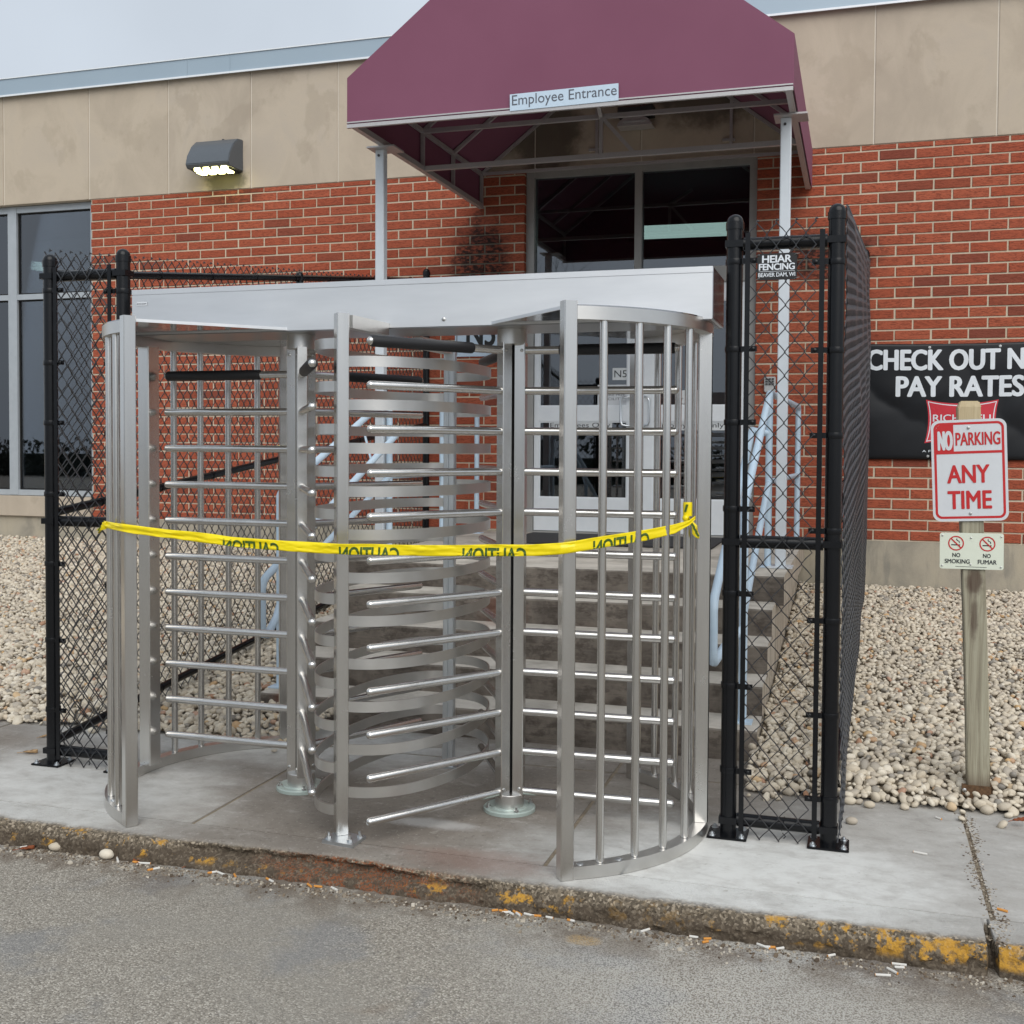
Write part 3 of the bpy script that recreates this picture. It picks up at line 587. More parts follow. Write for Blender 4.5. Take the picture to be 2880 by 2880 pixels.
# rooms behind the glass
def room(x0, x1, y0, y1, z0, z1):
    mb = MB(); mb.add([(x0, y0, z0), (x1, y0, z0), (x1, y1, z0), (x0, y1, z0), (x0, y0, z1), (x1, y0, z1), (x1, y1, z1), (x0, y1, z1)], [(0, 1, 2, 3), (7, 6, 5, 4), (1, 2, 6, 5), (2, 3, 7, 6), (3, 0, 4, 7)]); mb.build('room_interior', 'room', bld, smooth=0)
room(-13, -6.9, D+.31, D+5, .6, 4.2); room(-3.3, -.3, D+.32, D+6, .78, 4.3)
mb = MB(); mb.box((-12.9, D+3.0, 3.3), (-6.95, D+3.1, 4.15)); mb.build('ceiling_bulkhead', 'roomgrey', bld, smooth=0)
mb = MB(); mb.box((-9.9, D+.6, .9), (-7.2, D+1.0, 1.35)); mb.box((-8.0, D+.7, 1.35), (-7.5, D+.95, 1.75)); mb.build('cabinet', 'room', bld, smooth=0)

# entrance: frame, transom panes and two glazed doors
ey = D+.10
mb = MB()
for x0, x1 in ((DOORL+.003, -2.669), (-.866, DOORR-.003)): mb.box((x0, ey-.05, .772), (x1, ey+.08, 3.853))
mb.box((-1.803, ey-.046, 2.99), (-1.743, ey+.07, 3.80)); mb.box((-2.669, ey-.046, 3.797), (-.866, ey+.07, 3.853)); mb.box((-2.669, ey-.046, 2.86), (-.866, ey+.07, 2.99))
mb.box((DOORL+.003, ey-.07, 3.855), (DOORR-.003, ey+.08, 3.864)); mb.box((-2.669, ey-.06, .772), (-.866, ey+.08, .787))
ent = mb.build('entrance_frame', 'frame_grey', bld, smooth=0)
for x0, x1 in ((-2.669, -1.803), (-1.743, -.866)):
    mb = MB(); mb.box((x0-.004, ey, 2.986), (x1+.004, ey+.006, 3.80)); mb.build('pane', 'glass', ent, smooth=0)
def door(x0, x1, sl_, sr_, hand):
    mb = MB(); y0, y1 = ey-.03, ey+.015; zb, zt = .792, 2.855
    mb.box((x0, y0, zb), (x0+sl_, y1, zt)); mb.box((x1-sr_, y0, zb), (x1, y1, zt))
    for z0, z1 in ((zb, 1.073), (1.727, 1.852), (2.72, zt)): mb.box((x0+sl_, y0+.002, z0), (x1-sr_, y1-.002, z1))
    d = mb.build('door', 'frame', bld, smooth=0)
    for z0, z1 in ((1.073, 1.727), (1.852, 2.72)):
        m1 = MB(); m1.box((x0+sl_-.004, ey-.012, z0-.004), (x1-sr_+.004, ey-.006, z1+.004)); m1.build('pane', 'glass', d, smooth=0)
        m1 = MB()
        for a, b in (((x0+sl_, z0), (x0+sl_+.012, z1)), ((x1-sr_-.012, z0), (x1-sr_, z1)), ((x0+sl_+.012, z0), (x1-sr_-.012, z0+.012)), ((x0+sl_+.012, z1-.012), (x1-sr_-.012, z1))): m1.box((a[0], ey-.02, a[1]), (b[0], ey-.0125, b[1]))
        m1.build('gasket', 'frame', d, smooth=0)
    xh, xo = hand; m1 = MB()
    m1.pipe([(xo, y0+.002, 1.925), (xo, y0-.035, 1.925), (xo+(xh-xo)*.35, y0-.055, 1.927), (xo+(xh-xo)*.85, y0-.06, 1.92), (xh, y0-.06, 1.895), (xh, y0-.06, 1.72), (xo+(xh-xo)*.85, y0-.06, 1.695), (xo+(xh-xo)*.35, y0-.055, 1.688), (xo, y0-.035, 1.69), (xo, y0+.002, 1.69)], .011, 10)
    m1.build('handle', 'galv', d)
    m1 = MB(); m1.lathe((xo+.0, y0+.002, 1.62), [(.016, 0), (.016, .012), (.009, .014)], 14, (0, -1, 0)); m1.build('lock', 'bolt', d)
    return d
door(-2.664, -1.780, .041, .072, (-1.897, -1.815)); door(-1.774, -.870, .134, .06, (-1.66, -1.73))

# lamps
def lampstrip(a, b, y, w, label):
    mb = MB(); pa, pb = ony(*a, y), ony(*b, y); d = (pb-pa); mb.obox((pa+pb)/2, d/2, (0, .06, 0), (0, 0, w/2)); c = (pa+pb)/2
    tag(top(mb, 'fluorescent_lamp', 'fluor', c, smooth=0), label, 'lamp')
lampstrip((1790, 655), (2075, 643), D+2.6, .12, 'lit fluorescent lamp seen through the pane over the right-hand door')
lampstrip((-160, 712), (130, 752), D+2.4, .10, 'lit fluorescent lamp seen through the upper left window')
# LED wall light
wl = thing('wall_light', (-5.66, D, 4.15), 'dark grey wedge-shaped wall light, lit, on the stone band left of the awning', 'wall light')
mb = MB(); pr = [(D-.002, 4.02), (D-.235, 4.02), (D-.26, 4.055), (D-.235, 4.14), (D-.17, 4.235), (D-.09, 4.30), (D-.002, 4.31)]; mb.xprism(pr, -5.885, -5.44); mb.build('housing', 'lampbody', wl, bevel=.006)
mb = MB(); mb.xprism([(D-.03, 4.0195), (D-.03, 4.00), (D-.21, 4.006), (D-.225, 4.0195)], -5.85, -5.475); mb.build('lens_tray', 'darkgrey', wl)
for i in range(4):
    mb = MB(); cx = -5.81+i*.092; mb.box((cx, D-.2, 3.985), (cx+.06, D-.1, 4.004)); mb.box((cx, D-.236, 3.996), (cx+.06, D-.2, 4.03)); mb.build('led_module', 'led', wl, bevel=.004)
mb = MB(); mb.lathe((-5.62, D-.05, 4.305), [(.012, 0), (.012, .012), (.006, .014)], 10); mb.build('sensor', 'darkgrey', wl)
# emergency light
el = thing('emergency_light', (-1.77, D, 4.2), 'grey twin-arrow emergency light on the shaded stone under the awning', 'emergency light')
mb = MB(); pts = [(-1.915, 4.2), (-1.627, 4.2), (-1.627, 4.285), (-1.70, 4.272), (-1.84, 4.27), (-1.915, 4.28)]; mb.yprism(pts, D-.14, D-.006); mb.build('housing', 'darkgrey', el, bevel=.004)
mb = MB(); pts = [(-1.912+.285*i/12, 4.12+.075*math.sin(PI*min(1, max(0, i/12)))**.6) for i in range(13)]; mb.yprism(pts+[(-1.627, 4.112), (-1.912, 4.112)], D-.175, D-.02); mb.build('cover', 'awnframe', el)
mb = MB(); mb.yprism([(-1.87, 4.142), (-1.835, 4.158), (-1.835, 4.148), (-1.71, 4.148), (-1.71, 4.158), (-1.675, 4.142), (-1.71, 4.126), (-1.71, 4.136), (-1.835, 4.136), (-1.835, 4.126)], D-.18, D-.174); mb.build('arrow_lens', 'lens', el)
# keypad
kp = thing('keypad', (-.682, D, 2.0), 'small grey keypad on the brick right of the door', 'keypad')
mb = MB(); mb.box((-.727, D-.035, 1.955), (-.638, D-.0025, 2.078)); mb.build('housing', 'lens', kp, bevel=.006)
for r in range(3):
    for c in range(3): mb = MB(); mb.box((-.716+c*.024, D-.041, 2.012+r*.02), (-.698+c*.024, D-.0352, 2.026+r*.02)); mb.build('key', 'darkgrey', kp, smooth=0)

# ================================================================== STAIRS
st = thing('concrete_stairs', (-1.785, 5.455, 0), 'worn concrete entrance stairs of five steps leading up to the door', 'stairs')
Y0, TR, RI = 5.455, .30055, .76798/5
for i in range(5):
    y0 = Y0+i*TR; y1 = Y0+(i+1)*TR+.05 if i < 4 else D+.07; z1 = (i+1)*RI; e = .014
    x0, x1 = (-3.125, -.445) if i < 4 else (-3.2, -.40)
    zb = i*RI-.02 if i else -.12
    pr = [(y0+.004, zb), (y0, z1-e), (y0+.004, z1-.004), (y0+e, z1), (y1, z1+(.006 if i == 4 else .0)), (y1, zb)]
    mb = MB(); n = 60; m_ = len(pr)
    vs = [];
    for q in range(n+1):
        x = x0+(x1-x0)*q/n
        for j, (y, z) in enumerate(pr):
            w = 1 if j in (1, 2, 3) else 0
            vs.append((x, y+w*(.004*noise.noise((x*6, i*3.3, 1))+.004*noise.noise((x*30, i, 2))), z+w*(.003*noise.noise((x*8, i, 5))+.003*noise.noise((x*33, i*2, 8)))))
    fs = [(q*m_+j, (q+1)*m_+j, (q+1)*m_+(j+1) % m_, q*m_+(j+1) % m_) for q in range(n) for j in range(m_)]+[tuple(range(m_-1, -1, -1)), tuple(range(n*m_, (n+1)*m_))]
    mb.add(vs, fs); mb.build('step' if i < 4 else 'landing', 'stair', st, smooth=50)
core = [(Y0+.03, -.1), (Y0+.03, RI-.03)]
for i in range(1, 5): core += [(Y0+i*TR+.03, i*RI-.03), (Y0+i*TR+.03, (i+1)*RI-.03)]
core += [(D, 5*RI-.03), (D, -.1)]
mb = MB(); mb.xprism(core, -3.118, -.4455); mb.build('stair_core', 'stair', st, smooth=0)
mt = MB(); mt.box((-2.62, 8.15, .775), (-1.0, 9.1, .787)); tag(top(mt, 'door_mat', 'mat', (-1.8, 8.6, .775), bevel=.003), 'dark rubber door mat on the landing before the doors', 'mat')

# ================================================================== AWNING
aw = thing('entrance_awning', (-1.76, 7.8, 3.55), 'big maroon canvas gable awning on white posts over the entrance stairs', 'awning')
AX0, AX1, AYF, AZB, AZV, SLP = -3.143, -.378, 6.576, 3.553, 3.848, .765
xm = (AX0+AX1)/2; zp = AZV+(AX1-xm)*SLP; t_ = .006
def fabric(poly3, nrm):
    n = len(poly3); nv = Vector(nrm).normalized()*t_; mb.add([Vector(p) for p in poly3]+[Vector(p)+nv for p in poly3], [tuple(range(n)), tuple(range(2*n-1, n-1, -1))]+[(i, (i+1) % n, n+(i+1) % n, n+i) for i in range(n)])
mb = MB()
fabric([(AX0, AYF, AZB), (AX1, AYF, AZB), (AX1, AYF, AZV), (xm, AYF, zp), (AX0, AYF, AZV)], (0, 1, 0)); mb.build('front_panel', 'canvas', aw, smooth=0)
mb = MB(); fabric([(AX0, AYF+.0065, AZB), (AX0, D-.01, AZB), (AX0, D-.01, AZV), (AX0, AYF+.0065, AZV)], (1, 0, 0)); mb.build('side_panel', 'canvas', aw, smooth=0)
mb = MB(); fabric([(AX1, AYF+.0065, AZB), (AX1, D-.01, AZB), (AX1, D-.01, AZV), (AX1, AYF+.0065, AZV)], (-1, 0, 0)); mb.build('side_panel', 'canvas', aw, smooth=0)
for s_, xa in ((-1, AX0), (1, AX1)):
    mb = MB(); fabric([(xa, AYF+.007, AZV+.001), (xa, D-.01, AZV+.001), (xm+s_*.001, D-.01, zp), (xm+s_*.001, AYF+.007, zp)], (-s_*SLP, 0, -1)); mb.build('roof_panel', 'canvas', aw, smooth=0)
def bar(name, a, b, w=.014, mat='awnframe'):
    a, b = Vector(a), Vector(b); d = (b-a); u = d.normalized(); s1 = u.cross(Vector((0, 0, 1)) if abs(u.z) < .9 else Vector((1, 0, 0))).normalized(); s2 = s1.cross(u)
    q = MB(); q.obox((a+b)/2, d/2, s1*w, s2*w); return q.build(name, mat, aw, smooth=0)
i0, i1, yb = AX0+.03, AX1-.03, D-.04; zb, zv = AZB+.008, AZV-.012
bar('frame_tube', (AX0+.003, AYF+.0, AZB-.012), (AX1-.003, AYF+.0, AZB-.012), .011); bar('frame_tube', (AX0+.003, AYF-.004, AZB+.012), (AX1-.003, AYF-.004, AZB+.012), .004)
for x in (i0, i1):
    bar('frame_tube', (x, AYF+.03, zb), (x, yb, zb), .019); bar('frame_tube', (x, AYF+.03, zv), (x, yb, zv))
ys = [AYF+.035, 7.13, 7.8, 8.45, yb]
for q, y in enumerate(ys):
    for x in (i0, i1):
        if q != 1: bar('frame_tube', (x, y, zb), (x, y, zv), .013)
        bar('frame_tube', (x, y, zv), (xm, y, zp-.025), .013)
bar('frame_tube', (i0, 7.8, zb), (i1, 7.8, zb), .017)
bar('frame_tube', (i0, 7.8, zv), (i1, 7.8, zv), .015); bar('frame_tube', (i0, yb, zv), (i1, yb, zv), .012)
bar('frame_tube', (xm, AYF+.04, zp-.03), (xm, yb, zp-.03), .016)
xj, xd = ony(1691, 340, 7.8).x, ony(1785, 463, 7.8).x
bar('frame_tube', (xj, 7.8, zb), (xj, 7.8, zv), .013); bar('frame_tube', (xj, 7.802, zv), (xd, 7.802, zb), .013); bar('frame_tube', (xj, 7.8, zv), (xj+.06, AYF+.2, zv+.36), .013)
for x in (xm-.35, xm+.75): bar('wall_hanger', (x, yb+.02, 3.90), (x, yb+.02, 4.6), .012); bar('wall_hanger', (x-.07, yb+.025, 3.98), (x+.03, yb+.025, 3.98), .01)
for xx in (-3.15, -.452):
    q = MB(); q.rpost(xx, 7.13, .772, 3.528, .064, 0, .005); p = q.build('post', 'whitepaint', aw)
    q = MB(); q.box((xx-.075, 7.05, .7705), (xx+.075, 7.21, .780)); q.build('base_plate', 'whitepaint', p, smooth=0)
    q = MB(); q.box((xx-.07, 7.04, 3.53), (xx+.13, 7.22, 3.541)); q.build('top_plate', 'awnframe', p, smooth=0)
    q = MB(); q.lathe((xx-.005, 7.098, 3.49), [(.009, 0), (.009, .006)], 8, (0, -1, 0)); q.build('bolt', 'darkgrey', p)
es = thing('awning_sign', (-1.717, AYF-.01, 3.60), 'narrow white sign with grey lettering on the front edge of the awning', 'sign')
cen = (-1.717, 3.6005); mb = MB(); mb.yprism(rot2([(-2.052, 3.5505), (-1.382, 3.5505), (-1.382, 3.6505), (-2.052, 3.6505)], cen, .013), AYF-.016, AYF-.009); mb.build('panel', 'signblue', es, smooth=0)
lettering('Employee Entrance', -2.038, -1.392, 3.563, 3.643, AYF-.0172, 'lettergrey', es, .013, cen)

# ================================================================== HANDRAILS
def handrail(xg, xh, xw, label):
    t = thing('handrail', (xg, 6.3, 0), label, 'handrail', 'handrails beside the entrance stairs')
    r = .0215
    q = MB(); q.pipe([(xg, 5.60, RI-.002), (xg, 5.60, 1.225), (xg, 5.62, 1.248), (xg, 7.11, 1.843), (xg, 7.17, 1.852), (xw, D-.24, 1.83), (xw, D-.2, 1.81), (xw, D-.2, .775)], r, 12); q.build('guard_frame', 'bluepaint', t)
    q = MB(); q.pipe([(xg, 7.13, .772), (xg, 7.13, 1.84)], r, 12); q.build('newel', 'bluepaint', t)
    q = MB(); q.pipe([(xg, 5.60, .69), (xg, 7.13, 1.3), (xw, D-.2, 1.3)], .019, 12); q.build('mid_rail', 'bluepaint', t)
    q = MB(); q.pipe([(xg, 7.13, 1.60), (xh, 7.10, 1.62), (xh, 7.06, 1.605), (xh, 5.27, .815), (xh, 5.235, .79), (xh, 5.225, .75), (xh, 5.225, .55), (xh, 5.24, .515), (xh, 5.28, .505), (xh+(xg-xh)*.4, 5.45, .57), (xg, 5.6, .62)], r, 12); q.build('grab_rail', 'bluepaint', t)
    if xg < -2: q = MB(); q.pipe([(xg, 8.15, .78), (xg, 8.15, 1.835)], .02, 12); q.build('newel', 'bluepaint', t)
    for y, z in ((5.9, 1.09), (6.7, 1.44)):
        q = MB(); q.pipe([(xg, y, z+.18), (xg+(xh-xg)*.6, y, z-.03), (xh, y, z)], .009, 8); q.build('bracket', 'bluepaint', t)
    for x, y, z in ((xg, 5.6, RI), (xg, 7.13, .769), (xw, D-.2, .77)):
        q = MB(); q.box((x-.05, y-.05, z+.001), (x+.05, y+.05, z+.009)); q.build('base_plate', 'bluepaint', t, smooth=0)
handrail(-3.085, -2.985, -3.09, 'pale blue pipe handrail on the left side of the stairs, behind the left turnstile passage')
handrail(-.53, -.632, -.45, 'pale blue pipe handrail on the right side of the stairs, behind the right fence')

# ================================================================== TURNSTILE
TX = -1.85; tn = thing('turnstile', (TX, 4.4, 0), 'twin stainless steel full-height turnstile with caution tape across it', 'turnstile')
ZT = 2.015
CYC = 4.39; RC = .685
def cage(cx, s):
    A = lambda a: a if s > 0 else 180-a
    P = lambda a, r=RC: (cx+r*math.cos(R_(A(a))), CYC+r*math.sin(R_(A(a))))
    for z, h in ((.0245, .045), (1.975, .046)):
        q = MB(); q.band([P(-63+126*i/40) for i in range(41)], h, .05, z); q.build('cage_rail', 'steel_h', tn)
    for a in (-53.8, -41.8, -30, -17.8, 17.8, 30, 41.8, 53.8):
        q = MB(); x, y = P(a); q.pipe([(x, y, .048), (x, y, 1.953)], .0148, 14, False); q.build('cage_bar', 'tube', tn)
    x, y = P(0, RC-.042 if s < 0 else RC); q = MB(); q.rpost(x, y, .048, 1.953, 0.068 if s < 0 else .054, R_(11*s)); p = q.build('cage_post', 'steel', tn)
    for a, rot in ((-64.6, 36*s), (64.6, -36*s)):
        x, y = P(a, .692); q = MB(); q.rpost(x, y, .002, ZT, .0495, R_(rot)); q.build('cage_post', 'steel', tn)
    # roof plate
    arcp = [P(-63+126*i/40, RC+.024) for i in range(41)]
    apex = (cx-s*.1, CYC)
    q = MB(); q.prism(arcp+[(cx+s*(-.14), 4.588), (cx+s*(-.14), 4.243)], 1.9985, 2.0025); q.build('roof_plate', 'mirror', tn, smooth=0)
    q = MB(); a_, b_ = Vector(arcp[0]), Vector((cx+s*(-.14), 4.243)); q.band([a_, b_], .012, .006, 2.001); q.build('roof_lip', 'header', tn, smooth=0)
    q = MB()
    for a in (-60, -47.5): x, y = P(a, RC); q.lathe((x, y, .0472), [(.013, 0), (.013, .0015), (.009, .003)], 12); q.build('plug', 'galv', tn); q = MB()
cage(-1.257, 1); cage(-2.443, -1)
# header box
q = MB(); q.box((-3.063, 4.24, 1.994), (-.529, 4.59, 2.166)); q.box((-3.0635, 4.2385, 2.168), (-.5285, 4.5915, 2.19)); q.box((-3.06, 4.243, 2.16), (-.532, 4.587, 2.17)); hd = q.build('header', 'header', tn, smooth=0)
q = MB(); q.box((-.5285, 4.243, 1.997), (-.5265, 4.587, 2.187)); q.build('end_cap', 'mirror', hd, smooth=0)
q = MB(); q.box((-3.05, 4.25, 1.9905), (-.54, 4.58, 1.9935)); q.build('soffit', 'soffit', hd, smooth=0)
q = MB(); q.lathe((-1.60, 4.24, 2.022), [(.008, 0), (.008, .004), (.004, .006)], 10, (0, -1, 0)); q.build('lock', 'bolt', hd)
pl = thing('maker_plate', (-3.0, 4.238, 2.14), 'tiny white printed label at the left end of the turnstile header', 'label'); q = MB(); q.box((-3.037, 4.2365, 2.12), (-2.985, 4.2383, 2.136)); q.build('panel', 'signwhite', pl, smooth=0)
lettering('BOON EDAM', -3.035, -2.988, 2.1245, 2.1305, 4.236, 'lettergrey', pl, bold=.02)
# rotors
def rotor(cx, cy, angs, zs, L):
    q = MB(); q.lathe((cx, cy, 0), [(.013, .05), (.013, 1.95)], 12); rt = q.build('rotor', 'blackgap', tn)
    for a in angs:
        c, s = math.cos(R_(a)), math.sin(R_(a)); q = MB(); q.rpost(cx+.0381*c, cy+.0381*s, .062, 1.936, .046, R_(a), .003); q.build('column_tube', 'steel', rt)
    q = MB(); q.lathe((cx, cy, 0), [(.061, .021), (.061, .072), (.058, .075)], 32); q.build('collar', 'steel_h', rt)
    q = MB(); q.lathe((cx, cy, 0), [(.058, 1.928), (.061, 1.93), (.061, 1.9905)], 32); q.build('collar', 'steel_h', rt)
    q = MB(); q.lathe((cx, cy, 0), [(.108, .001), (.108, .014), (.104, .018), (.078, .018), (.076, .021), (.05, .021)], 48); q.build('flange', 'flange', rt)
    q = MB()
    for a in (35, 125, 215, 305): x, y = cx+.092*math.cos(R_(a)), cy+.092*math.sin(R_(a)); q.lathe((x, y, .018), [(.011, 0), (.011, .007), (.005, .008), (.005, .02)], 6); q.build('bolt', 'bolt', rt); q = MB()
    for a in angs:
        for z in (.098, 1.905):
            for w in (-.013, ):
                for da in (-60, 60):
                    b = a+da; n_ = Vector((math.cos(R_(a)), math.sin(R_(a)), 0)); tt = Vector((-n_.y, n_.x, 0))*(1 if da > 0 else -1)
                    pos_ = Vector((cx, cy, z))+n_*.047+tt*.0228; q.lathe(pos_, [(.007, 0), (.007, .003), (.003, .005)], 8, tt); q.build('bolt', 'bolt', rt); q = MB()
    for a in angs:
        c, s = math.cos(R_(a)), math.sin(R_(a)); d = Vector((c, s, 0)); r = .0163
        for k, z in enumerate(zs):
            o_ = Vector((cx, cy, z)); q = MB(); rr = []; pts = []
            for t, w in ((.05, r*1.12), (.062, r), (L-.012, r), (L-.006, r*.86), (L-.0015, r*.55), (L, r*.2)): pts.append(o_+d*t); rr.append(w)
            q.pipe(pts, rr, 14); q.build('arm', 'tube', rt)
            if k == len(zs)-1:
                q = MB(); q.pipe([o_+d*t for t in (.2, .2005, .206, L-.022, L-.016, L-.0155)], [r*1.02, .0205, .0222, .0222, .0205, r*1.02], 18); q.build('grip_sleeve', 'sleeve', rt)
C1, C2 = (-2.326, 4.412), (-1.367, 4.419)
rotor(C2[0], C2[1], (2, 235, 119), [.085+.1655*k for k in range(12)], .685)
rotor(C1[0], C1[1], (180, 301.2, 62), [.185+.1637*k for k in range(11)], .69)
# middle barrier: posts and comb loops
Mx, My, Bx, By = -1.889, 3.907, -1.83, 4.94
q = MB(); q.rpost(Mx, My, .014, ZT, .0495, R_(41)); mp = q.build('barrier_post', 'steel', tn)
q = MB(); q.obox((-1.858, 3.868, .0065), (.068, -.008, 0), (.002, .056, 0), (0, 0, .0065)); q.build('base_plate', 'galv', mp, smooth=0)
q = MB()
for x, y in ((-1.915, 3.85), (-1.822, 3.84), (-1.805, 3.895)): q.lathe((x, y, .013), [(.011, 0), (.011, .008), (.005, .009), (.005, .022)], 6); q.build('bolt', 'bolt', mp); q = MB()
q = MB(); q.rpost(Bx, By, .01, 1.95, .052, R_(8)); bp = q.build('barrier_post', 'galv', tn)
q = MB(); q.box((Bx-.008, By-.034, .05), (Bx+.004, By-.0265, 1.9)); q.build('channel', 'galv', bp, smooth=0)
q = MB(); q.box((Bx-.06, By-.05, .001), (Bx+.06, By+.06, .01)); q.build('base_plate', 'galv', bp, smooth=0)
for (a, b) in (((Mx+.01, My+.03), (Mx+.03, 4.24)), ((Bx-.02, 4.59), (Bx, By+.02))):
    q = MB(); q.band([a, b], .05, .045, 1.965 if b[1] > 4.5 else 1.987); q.build('top_beam', 'steel_h', tn, smooth=0)
def loop(s, a, z, name='comb_bar'):
    cx, cy = (Mx+Bx)/2, (My+By)/2; ax = Vector((Bx-Mx, By-My))/2; pts = []
    n = 44
    for i in range(n+1):
        t = -PI/2+PI*i/n; c = abs(math.cos(t))**.92; w = math.copysign(abs(math.sin(t))**.95, math.sin(t))
        pts.append((cx+ax.x*w+s*(a*c+.022), cy+ax.y*w))
    q = MB(); q.band(pts, .041, .006, z); q.build(name, 'steel_h', tn, smooth=35)
for k in range(11): loop(1, .31, .178+.1655*k)
for k in range(12): loop(-1, .232, .102+.1637*k)

# ================================================================== FENCES
def chain(name, parent, o_, ux, length, h_fn, z_fn, wx=.036, wz=.0445, r=.0027, sag=0.0, sides=4, top_kn=True, rr=None, mat='wire'):
    """chain-link fabric as woven zig-zag wires in the vertical plane through o_ along ux"""
    ux = Vector(ux).normalized(); nrm = Vector((-ux.y, ux.x, 0)); V = []; Fc = []; ncol = int(length/wx)
    for c in range(ncol):
        s0 = c*wx; zb = z_fn(s0); nseg = int(round(h_fn(s0)/wz)); pts = []
        for k in range(nseg+1):
            left = (k+c) % 2 == 0
            s1 = s0+(0 if left else wx)+(.0022 if not left else -.0022)
            off = .0024*(1 if left else -1)
            bul = sag*math.sin(PI*min(1, s1/length))*math.sin(PI*min(1, k/nseg))+ (sag*.5*noise.noise((s1*1.4, k*.09, 3)) if sag else 0)
            base = Vector(o_)+ux*s1+Vector((0, 0, zb+k*wz))+nrm*bul
            jit = Vector((0, 0, .002*noise.noise((s1*40, k*3.1, 1))))
            pts.append(base+nrm*off+jit); 
            if k < nseg: pts.append(base+jit+Vector((0, 0, wz*.5))+ux*(wx/2 if left else -wx/2))
        b0 = len(V); n = sides; m_ = len(pts)
        for i, p in enumerate(pts):
            t = (pts[min(i+1, m_-1)]-pts[max(i-1, 0)]).normalized(); u = nrm; w = t.cross(u).normalized()
            for j in range(n): an = 2*PI*j/n+.6; V.append(p+(rr or r)*(u*math.cos(an)+w*math.sin(an)))
        Fc += [(b0+i*n+j, b0+i*n+(j+1) % n, b0+(i+1)*n+(j+1) % n, b0+(i+1)*n+j) for i in range(m_-1) for j in range(n)]
    mb = MB(); mb.v = [tuple(v) for v in V]; mb.f = Fc; mb.mi = [0]*len(Fc)
    # knuckles: short twisted hooks along the top edge
    if top_kn:
        for c in range(0, ncol, 2):
            s0 = c*wx+wx; z = z_fn(s0)+round(h_fn(s0)/wz)*wz; p = Vector(o_)+ux*s0+Vector((0, 0, z))
            mb.pipe([p-ux*.004+nrm*.002, p+Vector((0, 0, .012))+nrm*.004, p+ux*.006+Vector((0, 0, .006))-nrm*.004], r*1.1, 5)
    me = mb.build(name, mat, parent, smooth=70); me['kind'] = 'stuff'; return me
def fpost(parent, x, y, ztop, plate=True, r=.0312, z0=.004, seams=True):
    q = MB(); q.lathe((x, y, 0), [(r, z0), (r, ztop-.06)], 24); p = q.build('post', 'vinyl', parent)
    q = MB(); q.lathe((x, y, ztop-.06), [(r+.0035, 0), (r+.0035, .028), (r+.0005, .030)]+[((r+.0005)*math.cos(R_(a)), .030+.030*math.sin(R_(a))) for a in (10, 25, 40, 55, 70, 82)], 24); q.build('cap', 'vinyl', p)
    if plate:
        q = MB(); q.box((x-.076, y-.066, .001), (x+.076, y+.066, .009)); pl_ = q.build('base_plate', 'vinyl', p, bevel=.002)
        q = MB()
        for sx in (-.056, .056):
            for sy in (-.047, .047): q.lathe((x+sx, y+sy, .009), [(.014, 0), (.014, .002), (.010, .003), (.010, .010), (.004, .011), (.004, .015)], 8); q.build('bolt', 'galv', p); q = MB()
    return p
def bands(parent, x, y, zs, s, r=.0312):
    for z in zs:
        q = MB(); q.lathe((x, y, z-.011), [(r+.003, 0), (r+.0035, .002), (r+.0035, .020), (r+.003, .022)], 24)
        q.obox((x+s*(r+.028), y-.022, z), (.030, 0, 0), (0, .003, 0), (0, 0, .0105)); q.lathe((x+s*(r+.044), y-.026, z), [(.008, 0), (.008, .006), (.003, .009)], 8, (0, -1, 0)); q.build('tension_band', 'vinyl', parent)
def rail(parent, a, b, r=.0205): q = MB(); q.pipe([a, b], r, 16); return q.build('rail', 'vinyl', parent)
def cups(parent, x, y, z, s): q = MB(); q.lathe((x+s*.034, y, z), [(.0255, 0), (.0255, .022), (.023, .036)], 16, (s, 0, 0)); q.box((x-.034, y-.034, z-.013), (x+.034, y+.034, z+.013)); q.build('rail_end', 'vinyl', parent, smooth=35)
FY = 4.396
